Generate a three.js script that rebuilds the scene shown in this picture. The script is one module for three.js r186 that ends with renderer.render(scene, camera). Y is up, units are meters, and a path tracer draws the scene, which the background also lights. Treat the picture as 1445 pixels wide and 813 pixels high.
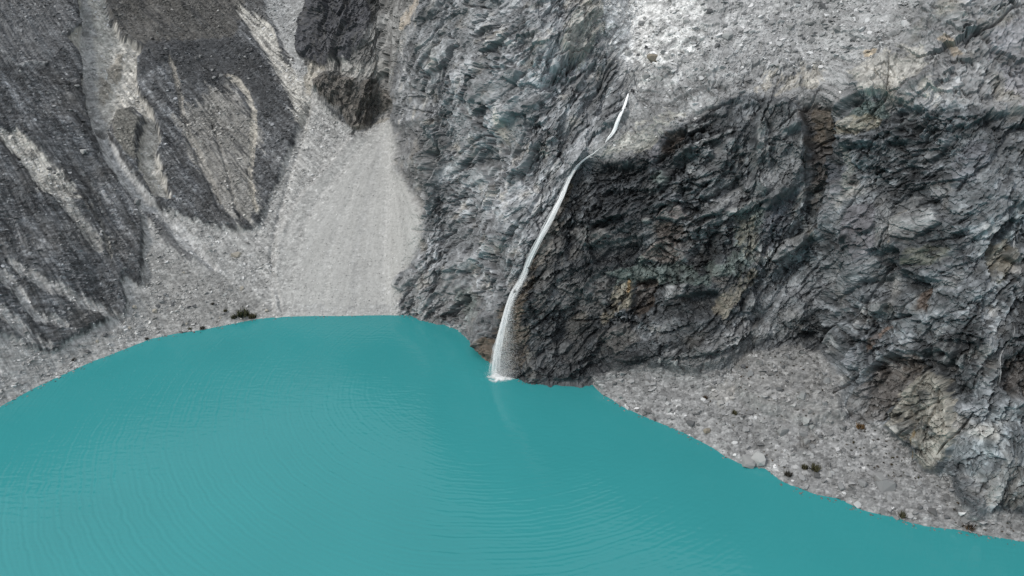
import * as THREE from 'three';
import { ConvexGeometry } from 'three/addons/geometries/ConvexGeometry.js';

// ---------------------------------------------------------------- camera, sky, sun, exposure
const W = 1445, HH = 813;                        // size of the photograph, for reading positions off it
const CAM_H = 90, PITCH = 25 * Math.PI / 180, FPX = 1071;
const scene = new THREE.Scene();
const camera = new THREE.PerspectiveCamera(2 * Math.atan(HH / 2 / FPX) * 180 / Math.PI, W / HH, 1, 4000);
camera.position.set(0, CAM_H, 0);
camera.rotation.set(-PITCH, 0, 0);
scene.add(camera);
const renderer = new THREE.WebGLRenderer({ antialias: true });
renderer.toneMapping = THREE.LinearToneMapping;
renderer.toneMappingExposure = 1.35;
renderer.shadowMap.enabled = true;
{ // bright broken overcast: white cloud, a little greyer low down, thinner and brighter towards the hidden sun
  const w = 512, h = 256, d = new Float32Array(w * h * 4);
  const sunDir = new THREE.Vector3(-0.62, 0.68, 0.38).normalize();
  for (let y = 0; y < h; y++) for (let x = 0; x < w; x++) {
    const th = (y + 0.5) / h * Math.PI - Math.PI / 2, ph = (x + 0.5) / w * 2 * Math.PI - Math.PI;
    const v = [Math.cos(th) * Math.cos(ph), Math.sin(th), Math.cos(th) * Math.sin(ph)];
    const up = Math.max(0, v[1]);
    let b = 0.30 + 0.50 * up;
    const c = Math.sin(v[0] * 7.3 + 1.1 * Math.sin(v[2] * 5.1 + v[1] * 3)) * Math.sin(v[2] * 6.1 + 1.7 * Math.sin(v[0] * 4.3)) ;
    b *= 1 + 0.13 * c;
    const s = v[0] * sunDir.x + v[1] * sunDir.y + v[2] * sunDir.z;
    b += 0.4 * Math.exp((s - 1) * 9);
    const k = (y * w + x) * 4;
    d[k] = b * 0.96; d[k + 1] = b * 1.01; d[k + 2] = b * 1.08; d[k + 3] = 1;
  }
  const t = new THREE.DataTexture(d, w, h, THREE.RGBAFormat, THREE.FloatType);
  t.mapping = THREE.EquirectangularReflectionMapping; t.magFilter = THREE.LinearFilter; t.needsUpdate = true;
  scene.background = t; scene.environment = t;
}
const sun = new THREE.DirectionalLight(0xfff8ef, 1.5);
sun.position.set(-0.62 * 600 - 20, 0.68 * 600, 0.38 * 600 - 170);
sun.target.position.set(-20, 0, -170);
sun.castShadow = true; sun.shadow.radius = 20;
sun.shadow.mapSize.set(2048, 2048);
Object.assign(sun.shadow.camera, { left: -320, right: 320, top: 320, bottom: -320, near: 10, far: 1400 });
scene.add(sun, sun.target);

// ---------------------------------------------------------------- small tools
function rng(seed) { let a = seed >>> 0; return () => { a = (a + 0x6D2B79F5) >>> 0; let t = a; t = Math.imul(t ^ (t >>> 15), t | 1); t ^= t + Math.imul(t ^ (t >>> 7), t | 61); return ((t ^ (t >>> 14)) >>> 0) / 4294967296; }; }
const PERM = new Uint8Array(512);
{ const r = rng(77), p = [...Array(256).keys()]; for (let i = 255; i > 0; i--) { const j = Math.floor(r() * (i + 1)); [p[i], p[j]] = [p[j], p[i]]; } for (let i = 0; i < 512; i++) PERM[i] = p[i & 255]; }
const G3 = new Float32Array(256 * 3);
{ const r = rng(5); for (let i = 0; i < 256; i++) { const z = r() * 2 - 1, a = r() * 6.2832, s = Math.sqrt(1 - z * z); G3[i * 3] = s * Math.cos(a); G3[i * 3 + 1] = s * Math.sin(a); G3[i * 3 + 2] = z; } }
function noise(x, y, z) {                       // gradient noise, about -1 .. 1
  const X0 = Math.floor(x), Y0 = Math.floor(y), Z0 = Math.floor(z);
  const fx = x - X0, fy = y - Y0, fz = z - Z0;
  const X = X0 & 255, Y = Y0 & 255, Z = Z0 & 255;
  const u = fx * fx * fx * (fx * (fx * 6 - 15) + 10), v = fy * fy * fy * (fy * (fy * 6 - 15) + 10), w = fz * fz * fz * (fz * (fz * 6 - 15) + 10);
  const A = PERM[X] + Y, B = PERM[X + 1] + Y;
  const AA = PERM[A & 255] + Z, AB = PERM[(A + 1) & 255] + Z, BA = PERM[B & 255] + Z, BB = PERM[(B + 1) & 255] + Z;
  const g = (h, a, b, c) => { const k = PERM[h & 511] * 3; return G3[k] * a + G3[k + 1] * b + G3[k + 2] * c; };
  const x00 = g(AA, fx, fy, fz), x10 = g(BA, fx - 1, fy, fz), x01 = g(AB, fx, fy - 1, fz), x11 = g(BB, fx - 1, fy - 1, fz);
  const y00 = g(AA + 1, fx, fy, fz - 1), y10 = g(BA + 1, fx - 1, fy, fz - 1), y01 = g(AB + 1, fx, fy - 1, fz - 1), y11 = g(BB + 1, fx - 1, fy - 1, fz - 1);
  const a0 = x00 + u * (x10 - x00), a1 = x01 + u * (x11 - x01), b0 = y00 + u * (y10 - y00), b1 = y01 + u * (y11 - y01);
  const p = a0 + v * (a1 - a0), q = b0 + v * (b1 - b0);
  return 1.5 * (p + w * (q - p));
}
function fbm(x, y, z, o) { let s = 0, a = 0.5; for (let i = 0; i < o; i++) { s += a * noise(x, y, z); a *= 0.5; x = x * 2.03 + 11.7; y = y * 2.03 + 5.3; z = z * 2.03 + 3.1; } return s; }
function ridged(x, y, z, o) { let s = 0, a = 0.5; for (let i = 0; i < o; i++) { s += a * (1 - 2 * Math.abs(noise(x, y, z))); a *= 0.5; x = x * 2.03 + 1.7; y = y * 2.03 + 9.3; z = z * 2.03 + 7.1; } return s; }
function hash(i, j, k) { let h = Math.imul(i, 374761393) ^ Math.imul(j, 668265263) ^ Math.imul(k, 2147483647 - 1013); h = Math.imul(h ^ (h >>> 13), 1274126177); h ^= h >>> 16; h = Math.imul(h, 2246822519); return ((h ^ (h >>> 15)) >>> 0) / 4294967296; }
const FC = { h: 0, e: 0, id: 0 };
function facets(x, y, seed) {                   // broken planes: every cell of a Voronoi pattern is a tilted plate
  const X = Math.floor(x), Y = Math.floor(y); let b1 = 9, b2 = 9, hx = 0, hy = 0, ci = 0, cj = 0;
  for (let j = -1; j <= 1; j++) for (let i = -1; i <= 1; i++) {
    const cx = X + i, cy = Y + j, px = cx + 0.1 + 0.8 * hash(cx, cy, seed), py = cy + 0.1 + 0.8 * hash(cx, cy, seed + 1);
    const dx = x - px, dy = y - py, d = dx * dx + dy * dy;
    if (d < b1) { b2 = b1; b1 = d; hx = dx; hy = dy; ci = cx; cj = cy; } else if (d < b2) b2 = d;
  }
  const r0 = hash(ci, cj, seed + 2), r1 = hash(ci, cj, seed + 3), r2 = hash(ci, cj, seed + 4);
  FC.h = r0 - 0.5 + (r1 - 0.5) * 1.7 * hx + (0.35 - r2) * 1.6 * hy; FC.e = Math.sqrt(b2) - Math.sqrt(b1); FC.id = r0;
  return FC.h;
}
const CB = { h: 0, id: 0 };
function cobbles(x, y, seed) {                  // stones lying side by side, some small, some missing
  const X = Math.floor(x), Y = Math.floor(y); let best = -1, id = 0;
  for (let j = -1; j <= 1; j++) for (let i = -1; i <= 1; i++) { const cx = X + i, cy = Y + j, dx = x - cx - .15 - .7 * hash(cx, cy, seed), dy = y - cy - .15 - .7 * hash(cx, cy, seed + 1), r = .2 + .5 * hash(cx, cy, seed + 2), q = r * (1 - Math.max(Math.abs(dx * .8 + dy * .5), Math.abs(dx * .5 - dy * .85), Math.abs(dx * .2 + dy)) / r); if (q > best) { best = q; id = hash(cx, cy, seed + 3); } }
  CB.h = Math.min(.3, Math.max(0, best)); CB.id = best > 0 ? id : .5; return CB.h;
}
// overlapping slabs: going up, rock steps out at each lip and leans back behind it
function slabs(a, b, lam, seed) { const t = b / lam + 1.3 * noise(a / (lam * 3.2), b / (lam * 3.2), seed) + .25 * noise(a / lam, b / lam, seed + 4), k = Math.floor(t), f = t - k, m = sstep(-.15, .35, noise(a / (lam * 1.8), k * 3.7, seed + 8)); return m * (.6 - 1.2 * Math.pow(f, .8)) * (.4 + .6 * hash(k, 3, 91)); }
const sstep = (a, b, x) => { const t = Math.min(1, Math.max(0, (x - a) / (b - a))); return t * t * (3 - 2 * t); };
const clamp = (x, a = 0, b = 1) => Math.min(b, Math.max(a, x));
const lerp = (a, b, t) => a + (b - a) * t;
function along(line, x) { for (let i = 1; i < line.length; i++) if (x <= line[i][0]) { const [a, b] = line[i - 1], [c, d] = line[i]; return b + (d - b) * clamp((x - a) / (c - a)); } return line[line.length - 1][1]; }
function inside(poly, x, y) { let c = false; for (let i = 0, j = poly.length - 1; i < poly.length; j = i++) { const [xi, yi] = poly[i], [xj, yj] = poly[j]; if ((yi > y) !== (yj > y) && x < (xj - xi) * (y - yi) / (yj - yi) + xi) c = !c; } return c; }
const taken = {};
function numbered(name) { const n = taken[name] = (taken[name] ?? -1) + 1; return n ? name + '_' + String(n).padStart(3, '0') : name; }
function tag(o, label, category, group, kind) { o.userData.label = label; if (category) o.userData.category = category; if (group) o.userData.group = group; if (kind) o.userData.kind = kind; return o; }
function shadows(o) { o.traverse((m) => { if (m.isMesh) { m.castShadow = true; m.receiveShadow = true; } }); return o; }

// a pixel of the photograph gives a direction: (horizontal unit x, horizontal unit z, tangent of the elevation)
function ray(px, py) {
  const a = (px - W / 2) / FPX, b = -(py - HH / 2) / FPX, c = Math.cos(PITCH), s = Math.sin(PITCH);
  const x = a, y = b * c - s, z = -(c + b * s), h = Math.hypot(x, z);
  return [x / h, z / h, y / h];
}
function onWater(px, py) { const [x, z, t] = ray(px, py), r = -CAM_H / t; return [x * r, z * r]; }

// ---------------------------------------------------------------- terrain, large shape
const SHORE = [[-320, 760], [-160, 668], [-80, 620], [0, 575], [27, 560], [53, 546], [95, 527], [133, 510], [172, 495], [210, 480], [240, 473], [283, 467], [325, 458], [362, 451], [400, 447], [440, 446], [480, 446], [530, 445], [566, 445], [585, 449], [600, 454], [625, 457], [640, 463], [652, 470], [663, 480], [673, 494], [684, 506], [697, 515], [703, 528], [718, 533], [740, 540], [757, 542], [780, 540], [810, 540], [838, 541], [850, 556], [875, 572], [910, 588], [940, 600], [963, 610], [985, 622], [1006, 632], [1025, 645], [1045, 654], [1080, 661], [1100, 677], [1120, 688], [1150, 697], [1182, 704], [1216, 719], [1270, 733], [1310, 743], [1356, 748], [1400, 757], [1445, 765], [1520, 780], [1600, 796], [1780, 832]];
const X0 = -290, X1 = 1745, NX = 1980, NJ = 585, TOP = -56, UNDER = 8;
const ROWS = NJ + 1 + UNDER, NV = NX * ROWS;
const DX = (X1 - X0) / (NX - 1);
const pxOf = (i) => X0 + i * DX;
const shoreOf = new Float32Array(NX).map((_, i) => along(SHORE, pxOf(i)) );
const pyOf = (i, j) => j < UNDER ? shoreOf[i] + (UNDER - j) * 2.2 : shoreOf[i] + (TOP - shoreOf[i]) * (j - UNDER) / NJ;

// regions of the slopes: outlines read off the photograph, each with its steepness, put on the surface below
const FAN = [[390, 475], [385, 395], [392, 330], [420, 280], [470, 230], [510, 190], [545, 167], [558, 170], [560, 200], [562, 240], [575, 270], [590, 300], [588, 330], [575, 370], [563, 400], [566, 475]];
const BACK = [[412, 95], [428, 40], [440, -60], [592, -60], [590, 0], [572, 50], [556, 110], [553, 167], [545, 167], [510, 184], [495, 182], [480, 160], [450, 145], [440, 110]];
const BUTT = [[555, 165], [560, 200], [562, 240], [575, 270], [590, 300], [588, 330], [575, 370], [563, 400], [566, 480], [700, 560], [700, 520], [703, 470], [716, 420], [752, 345], [786, 280], [820, 224], [858, 200], [884, 142], [872, 95], [840, 40], [828, -60], [592, -60], [590, 0], [572, 50], [556, 110]];
const CLIFF_TOP = [[820, 224], [850, 226], [885, 225], [915, 205], [940, 188], [975, 172], [1000, 155], [1030, 140], [1062, 135], [1090, 140], [1130, 148], [1165, 146], [1195, 152], [1215, 140], [1250, 139], [1290, 150], [1312, 160], [1345, 150], [1385, 152], [1410, 165], [1445, 160], [1600, 140]];
const CLIFF_FOOT = [[700, 570], [820, 570], [838, 541], [870, 525], [905, 515], [950, 521], [987, 531], [1020, 520], [1060, 500], [1110, 490], [1165, 498], [1188, 545], [1193, 585], [1240, 594], [1268, 618], [1290, 652], [1315, 672], [1342, 662], [1352, 705], [1366, 735], [1410, 720], [1445, 735], [1600, 770]];
const DARK = [...CLIFF_TOP, ...[...CLIFF_FOOT].reverse(), [700, 520], [703, 470], [716, 420], [752, 345], [786, 280]];
const BENCH = [[828, -60], [840, 40], [872, 95], [884, 142], [858, 200], [820, 224], ...CLIFF_TOP.slice(1), [1600, -60]];
const OUTCROP = [[1190, 152], [1200, 120], [1230, 95], [1270, 60], [1300, 25], [1330, -60], [1600, -60], [1600, 140], ...CLIFF_TOP.slice(12, 21).reverse()];
const BEACH = [...CLIFF_FOOT.slice(2), [1600, 900], [838, 900]];
const MORAINE = 0, R_FAN = 1, R_BACK = 2, R_BUTT = 3, R_DARK = 4, R_BENCH = 5, R_OUT = 6, R_BEACH = 7, NR = 8;
const POLYS = [null, FAN, BACK, BUTT, DARK, BENCH, OUTCROP, BEACH];
const SLOPE = [33, 33, 52, 60, 67, 37, 48, 29];

const regionOf = new Uint8Array(NV);
const wpx = new Float32Array(NV), wpy = new Float32Array(NV), fpx = new Float32Array(NV), fpy = new Float32Array(NV);      // traced position, its outline roughened
function regionAt(x, y) { x = clamp(x, -150, 1590); for (const k of [R_OUT, R_BENCH, R_DARK, R_BUTT, R_FAN, R_BACK, R_BEACH]) if (inside(POLYS[k], x, y)) return k; return MORAINE; }
for (let j = 0; j < ROWS; j++) for (let i = 0; i < NX; i++) {
  const v = j * NX + i, x = pxOf(i), y = pyOf(i, j);
  const a = fbm(x / 38, y / 38, 1.3, 3) * 12, b = fbm(x / 38, y / 38, 7.9, 3) * 12;
  const c = fbm(x / 9, y / 9, 3.3, 2) * 3.2, d = fbm(x / 9, y / 9, 5.9, 2) * 3.2;
  wpx[v] = x + a + c; wpy[v] = y + b + d; fpx[v] = x + .22 * a + .8 * c; fpy[v] = y + .22 * b + .8 * d;
  regionOf[v] = regionAt(wpx[v], wpy[v]);
}
function blur(src, rx, ry) {                       // box blur over the grid
  const t = new Float32Array(NV), o = new Float32Array(NV);
  for (let j = 0; j < ROWS; j++) { let s = 0, n = 0; const at = j * NX; for (let i = 0; i < Math.min(rx, NX); i++) { s += src[at + i]; n++; } for (let i = 0; i < NX; i++) { if (i + rx < NX) { s += src[at + i + rx]; n++; } if (i - rx - 1 >= 0) { s -= src[at + i - rx - 1]; n--; } t[at + i] = s / n; } }
  for (let i = 0; i < NX; i++) { let s = 0, n = 0; for (let j = 0; j < Math.min(ry, ROWS); j++) { s += t[j * NX + i]; n++; } for (let j = 0; j < ROWS; j++) { if (j + ry < ROWS) { s += t[(j + ry) * NX + i]; n++; } if (j - ry - 1 >= 0) { s -= t[(j - ry - 1) * NX + i]; n--; } o[j * NX + i] = s / n; } }
  return o;
}
const weight = [], soft = [];
for (let k = 0; k < NR; k++) { const m = new Float32Array(NV); for (let v = 0; v < NV; v++) m[v] = regionOf[v] === k ? 1 : 0; weight.push(blur(blur(m, 1, 1), 1, 1)); soft.push(blur(blur(m, 9, 7), 9, 7)); }

// every column of the terrain climbs from the shore at the steepness of its region
const POS = new Float32Array(NV * 3);
{
  const R = new Float32Array(NV);
  let slope = new Float32Array(NV);
  for (let v = 0; v < NV; v++) {
    let s = 0; for (let k = 0; k < NR; k++) s += soft[k][v] * SLOPE[k];
    const x = wpx[v], y = wpy[v];
    s += soft[R_BUTT][v] * (y < 120 ? -6 : 4) + 4 * noise(x / 90, y / 90, 4.4);
    slope[v] = s;
  }
  slope = blur(slope, 8, 18);
  for (let i = 0; i < NX; i++) {
    let [, , t] = ray(pxOf(i), shoreOf[i]); let r = -CAM_H / t, y = 0; const base = UNDER * NX + i; R[base] = r;
    for (let j = UNDER + 1; j < ROWS; j++) {
      const v = j * NX + i, ts = Math.tan(slope[v] * Math.PI / 180); [, , t] = ray(pxOf(i), pyOf(i, j));
      const r2 = (y - CAM_H - r * ts) / (t - ts); y += (r2 - r) * ts; r = r2; R[v] = r;
    }
  }
  const S = blur(R, 3, 1), B = blur(blur(R, 22, 6), 22, 6), M = blur(blur(R, 9, 5), 9, 5);        // the wall does not repeat every notch of the shore below it
  for (let j = 0; j < ROWS; j++) for (let i = 0; i < NX; i++) { const v = j * NX + i; const x = pxOf(i), up = shoreOf[i] - pyOf(i, j); S[v] = lerp(lerp(S[v], M[v], sstep(618, 640, x) * sstep(12, 50, up)), B[v], sstep(880, 960, x) * sstep(20, 110, up)); }
  for (let j = 0; j < ROWS; j++) for (let i = 0; i < NX; i++) {
    const v = j * NX + i; let [x, z, t] = ray(pxOf(i), pyOf(i, Math.max(j, UNDER))); let r = j <= UNDER + 1 ? R[Math.max(j, UNDER) * NX + i] : S[v], y = CAM_H + t * r;
    if (j < UNDER) { const n = UNDER - j; r -= n * 0.55; y = -n * 0.42; }
    POS[v * 3] = x * r; POS[v * 3 + 1] = y; POS[v * 3 + 2] = z * r;
  }
}
function normals(P) {
  const N = new Float32Array(NV * 3);
  for (let j = 0; j < ROWS; j++) for (let i = 0; i < NX; i++) {
    const a = j * NX + Math.min(NX - 1, i + 1), b = j * NX + Math.max(0, i - 1), c = Math.min(ROWS - 1, j + 1) * NX + i, d = Math.max(0, j - 1) * NX + i;
    const ux = P[a * 3] - P[b * 3], uy = P[a * 3 + 1] - P[b * 3 + 1], uz = P[a * 3 + 2] - P[b * 3 + 2], vx = P[c * 3] - P[d * 3], vy = P[c * 3 + 1] - P[d * 3 + 1], vz = P[c * 3 + 2] - P[d * 3 + 2];
    let nx = uy * vz - uz * vy, ny = uz * vx - ux * vz, nz = ux * vy - uy * vx; const l = Math.hypot(nx, ny, nz) || 1; const k = (j * NX + i) * 3;
    N[k] = nx / l; N[k + 1] = ny / l; N[k + 2] = nz / l;
  }
  return N;
}
function surface(P, px, py) {                       // the point of the terrain that a pixel of the photograph shows
  const fi = clamp((px - X0) / DX, 0, NX - 1.001), i = Math.floor(fi), a = fi - i, s = lerp(shoreOf[i], shoreOf[i + 1], a);
  const fj = clamp(UNDER + (s - py) / (s - TOP) * NJ, 0, ROWS - 1.001), j = Math.floor(fj), b = fj - j, o = [0, 0, 0];
  for (let k = 0; k < 3; k++) { const q = (jj, ii) => P[(jj * NX + ii) * 3 + k]; o[k] = lerp(lerp(q(j, i), q(j, i + 1), a), lerp(q(j + 1, i), q(j + 1, i + 1), a), b); }
  return o;
}
const BASE = POS.slice();
// smooth normals for pushing relief in and out
let PUSH; { const N = normals(BASE), s = [0, 1, 2].map((k) => blur(new Float32Array(NV).map((_, v) => N[v * 3 + k]), 12, 10)); PUSH = new Float32Array(NV * 3); for (let v = 0; v < NV; v++) { const l = Math.hypot(s[0][v], s[1][v], s[2][v]) || 1; for (let k = 0; k < 3; k++) PUSH[v * 3 + k] = s[k][v] / l; } }

// ---------------------------------------------------------------- the grain of the ground: foliation of the rock, fall line of the loose slopes
const zones = [                                    // [region, where, streak angle above the horizontal, length ratio]
  [R_BUTT, null, 50, 1.6], [R_DARK, (x, y) => x < 1010, 38, 1.5], [R_DARK, (x, y) => x >= 1010 && x < 1185, 52, 1.5], [R_DARK, (x, y) => x >= 1185 && y < 405, 46, 1.5], [R_DARK, (x, y) => x >= 1185 && y >= 405, 58, 1.5], [R_BACK, null, 70, 1.4], [R_OUT, null, 34, 1.4], [R_BENCH, null, 42, 1.3],
].map(([reg, test, deg, len]) => { let m = new Float32Array(NV); for (let v = 0; v < NV; v++) m[v] = regionOf[v] === reg && (!test || test(wpx[v], wpy[v])) ? 1 : 0; m = blur(blur(m, 10, 10), 10, 10); const a = deg * Math.PI / 180; return { m, reg, c: Math.cos(a), s: Math.sin(a), len }; });
const toward = (a, b) => new THREE.Vector3(...surface(BASE, ...b)).sub(new THREE.Vector3(...surface(BASE, ...a))).normalize();
const fallLeft = toward([20, 190], [180, 440]), fallFan = toward([545, 180], [470, 440]), acrossLeft = toward([60, 380], [300, 300]);
acrossLeft.addScaledVector(fallLeft, -acrossLeft.dot(fallLeft)).normalize();
const GRAIN = new Float32Array(NV), FINE = new Float32Array(NV);
function bent(v, q) {                              // position along and across the foliation, bent by slow folds
  const x = BASE[v * 3], y = BASE[v * 3 + 1], z = BASE[v * 3 + 2];
  const wx = x + 1.8 * noise(x / 23, y / 23, z / 23) + .45 * noise(x / 4.3, y / 4.3, z / 4.3 + 9), wy = (y + 1.8 * noise(x / 23 + 31, y / 23, z / 23) + .45 * noise(x / 4.3, y / 4.3 + 7, z / 4.3)) * (q.reg === R_BENCH ? 1.3 : 1);
  return [wx * q.c + wy * q.s, -wx * q.s + wy * q.c];
}
for (let v = 0; v < NV; v++) {
  const x = BASE[v * 3], y = BASE[v * 3 + 1], z = BASE[v * 3 + 2]; let g = 0, f = 0, sum = 0;
  const wl = soft[MORAINE][v]; if (wl > .01) { const al = x * acrossLeft.x + y * acrossLeft.y + z * acrossLeft.z + .6 * noise(x / 12, y / 12, z / 12), dl = x * fallLeft.x + y * fallLeft.y + z * fallLeft.z; g += wl * fbm(al / 2.0, dl / 26, 2.7, 4); f += wl * fbm(al / .55, dl / 4, 7.7, 3); sum += wl; }
  for (const q of zones) { const w = q.m[v]; if (w < .01) continue; const [a, b] = bent(v, q); g += w * fbm(a / (5.5 * q.len), b / 2.4, 4.2, 4); f += w * fbm(a / (1.2 * q.len), b / .75, 14.2, 3); sum += w; }
  const rest = Math.max(0, 1 - sum); if (rest > .01) { g += rest * fbm(x / 3, y / 3, z / 3, 4); f += rest * fbm(x / .8, y / .8, z / .8, 3); }
  GRAIN[v] = 1.5 * g; FINE[v] = 1.5 * f;
}
console.log('grain laid');

// ---------------------------------------------------------------- features read off the photograph: ledges, ribs, gullies, slabs, stains
const relief = new Float32Array(NV), tint = new Float32Array(NV * 3), tintA = new Float32Array(NV), calm = new Float32Array(NV).fill(1);
function paintTint(v, c, a) { if (!c || a <= 0) return; const o = tintA[v], n = a + o * (1 - a); for (let k = 0; k < 3; k++) tint[v * 3 + k] = (c[k] * a + tint[v * 3 + k] * o * (1 - a)) / n; tintA[v] = n; }
function rowsAround(i, y0, y1) { const s = shoreOf[i], f = (y) => UNDER + (s - y) / (s - TOP) * NJ; return [Math.max(0, Math.floor(f(y1))), Math.min(ROWS - 1, Math.ceil(f(y0)))]; }
function each(box, m, fn) {
  const i0 = Math.max(0, Math.floor((box[0] - m - X0) / DX)), i1 = Math.min(NX - 1, Math.ceil((box[2] + m - X0) / DX));
  for (let i = i0; i <= i1; i++) { const [j0, j1] = rowsAround(i, box[1] - m, box[3] + m); for (let j = j0; j <= j1; j++) fn(j * NX + i); }
}
const boxOf = (p) => [Math.min(...p.map((q) => q[0])), Math.min(...p.map((q) => q[1])), Math.max(...p.map((q) => q[0])), Math.max(...p.map((q) => q[1]))];
function near(p, x, y, out) {                      // distance to a line, signed: positive above it when drawn left to right
  let best = 1e9, sg = 1, tt = 0; for (let i = 1; i < p.length; i++) { const [ax, ay] = p[i - 1], [bx, by] = p[i], dx = bx - ax, dy = by - ay, t = clamp(((x - ax) * dx + (y - ay) * dy) / (dx * dx + dy * dy)); const ex = x - ax - t * dx, ey = y - ay - t * dy, d = Math.hypot(ex, ey); if (d < best) { best = d; sg = dx * ey - dy * ex < 0 ? 1 : -1; tt = (i - 1 + t) / (p.length - 1); } }
  out.d = best; out.s = best * sg; out.t = tt; return out;
}
const nr = {};
// a band along a line: w half width in pixels, d relief in metres (in: negative), c colour, a how much of it, rag breaks it up
function band(p, w, d, c, a = 0, rag = 0.6, grain = 7) {
  each(boxOf(p), w * 2.2, (v) => {
    near(p, fpx[v], fpy[v], nr); const e = Math.min(1, 6 * Math.min(nr.t, 1 - nr.t) + 0.45), q = nr.d / (w * e); if (q > 2.2) return;
    const n = rag * (1.1 * GRAIN[v] + .8 * FINE[v]), k = (1 - sstep(.6 + n, 1.0 + n, q)) * (rag > .5 ? lerp(1, sstep(-.5, -.05, FINE[v] + GRAIN[v]), .6) : 1);
    relief[v] += d * (1 - sstep(0, 1.3, q)); paintTint(v, c, a * k);
  });
}
// a ledge: rock stands out d metres above the line and is set back below it
function ledge(p, d, up = 14, down = 10) {
  each(boxOf(p), Math.max(up, down) * 3, (v) => {
    near(p, fpx[v], fpy[v], nr); if (nr.d > 3 * Math.max(up, down)) return; const e = sstep(0, 0.12, nr.t) * sstep(0, 0.12, 1 - nr.t) * (.3 + 1.1 * sstep(-.35, .35, noise(BASE[v * 3] / 3.4, BASE[v * 3 + 1] / 9, 2.2) + .4 * FINE[v]));
    relief[v] += .8 * e * sstep(0, 4.5, nr.d + 1.2 * FINE[v]) * (nr.s > 0 ? d * Math.exp(-nr.s / up) : -d * Math.exp(nr.s / down));
  });
}
// a patch inside an outline, its edge f pixels soft
function patch(p, f, d, c, a = 0, rag = 0.5, grain = 8, still, lay) {
  let e1, e2; if (lay) { e1 = toward(...lay); e2 = new THREE.Vector3(0, 1, 0).cross(e1).normalize(); }
  each(boxOf(p), f * 2 + 8, (v) => {
    const x = fpx[v], y = fpy[v], q = [...p, p[0]]; near(q, x, y, nr); const s = inside(p, x, y) ? nr.d : -nr.d; if (s < -f * 2 - 8) return;
    let gr = GRAIN[v], fi = FINE[v]; if (lay) { const x3 = BASE[v * 3], y3 = BASE[v * 3 + 1], z3 = BASE[v * 3 + 2], al = x3 * e2.x + z3 * e2.z, dl = x3 * e1.x + y3 * e1.y + z3 * e1.z; gr = 1.6 * fbm(al / 1.9, dl / 14, 8.8, 3); fi = 1.5 * fbm(al / .6, dl / 5, 3.3, 3); relief[v] += .45 * gr * sstep(-f, f, s); }
    const n = rag * (1.1 * gr + .8 * fi) * (f * 1.3 + 5); relief[v] += d * sstep(-f, f, s); paintTint(v, c, a * sstep(-f * .3 - .6, f * .3 + .6, s + n) * (rag > .5 ? lerp(1, sstep(-.55, -.1, fi + gr), .6) : 1)); if (still !== undefined) calm[v] = Math.min(calm[v], lerp(1, still, sstep(-f, f, s)));
  });
}
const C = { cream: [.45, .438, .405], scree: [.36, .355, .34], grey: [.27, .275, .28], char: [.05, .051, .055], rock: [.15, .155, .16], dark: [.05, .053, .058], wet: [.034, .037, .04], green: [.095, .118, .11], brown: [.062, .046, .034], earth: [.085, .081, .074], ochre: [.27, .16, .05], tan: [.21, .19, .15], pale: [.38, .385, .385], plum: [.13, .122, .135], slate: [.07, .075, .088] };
// left: moraine wall, its gullies and debris
patch([[150, -60], [340, -60], [345, 20], [330, 58], [260, 62], [203, 66], [175, 55], [162, 32], [147, 3]], 4, 0, C.earth, .85, .6, 5);
patch([[-160, -60], [80, -60], [100, 50], [85, 90], [30, 95], [-160, 90]], 10, 0, [.13, .132, .135], .7, .9, 7);
patch([[203, 66], [260, 62], [330, 60], [355, 70], [380, 100], [398, 150], [375, 165], [350, 125], [310, 120], [270, 125], [235, 90], [198, 108]], 5, 0.6, [.038, .04, .043], .85, .7, 5);
patch([[0, 470], [45, 490], [75, 497], [100, 478], [120, 468], [150, 452], [176, 448], [178, 425], [170, 400], [172, 390], [198, 400], [203, 330], [195, 290], [160, 235], [130, 180], [143, 175], [180, 235], [215, 285], [260, 305], [300, 320], [345, 325], [365, 320], [375, 290], [395, 250], [410, 210], [425, 170], [440, 135], [500, 185], [480, 215], [420, 280], [392, 330], [385, 395], [390, 485], [200, 530], [-160, 700], [-160, 500]], 5, -0.8, [.32, .32, .312], .93, .35, 5, .35);
patch([[207, 335], [260, 368], [320, 395], [378, 425], [372, 445], [300, 455], [240, 468], [195, 455], [200, 410]], 8, 0, [.19, .188, .18], .6, 1.2, 4);
patch([[110, -50], [110, 0], [117, 37], [95, 53], [110, 70], [120, 97], [117, 123], [123, 147], [130, 180], [150, 190], [163, 160], [185, 150], [205, 165], [197, 200], [195, 235], [215, 275], [240, 280], [230, 243], [220, 217], [227, 197], [217, 163], [193, 123], [192, 87], [202, 68], [170, 53], [162, 32], [147, 3], [140, -50]], 3.5, -3.2, C.cream, .95, .45, 3.2, undefined, [[200, 78], [142, 140]]);
patch([[152, 92], [172, 72], [168, 100], [158, 120], [146, 140], [142, 120]], 4, .5, [.2, .18, .15], .7, .9, 3);
patch([[163, 162], [185, 158], [198, 172], [192, 205], [194, 230], [175, 215], [160, 190]], 4, 1.2, [.15, .145, .13], .9, .5, 4);
band([[122, -20], [128, 60], [127, 130], [140, 185], [162, 232], [190, 268], [225, 300], [262, 335], [300, 375]], 13, -1.5, [.35, .353, .35], .9, .45, 3);
patch([[328, 8], [345, 12], [362, 22], [385, 40], [400, 85], [425, 110], [441, 132], [432, 185], [418, 172], [405, 130], [388, 97], [360, 55]], 3.5, -1, C.cream, .9, .55, 3);
band([[392, 50], [405, 77], [429, 117], [434, 160], [422, 207], [405, 260], [388, 320], [380, 365], [388, 400], [398, 440]], 4, -.4, [.2, .2, .2], .3, 1.3, 2.5);
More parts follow.
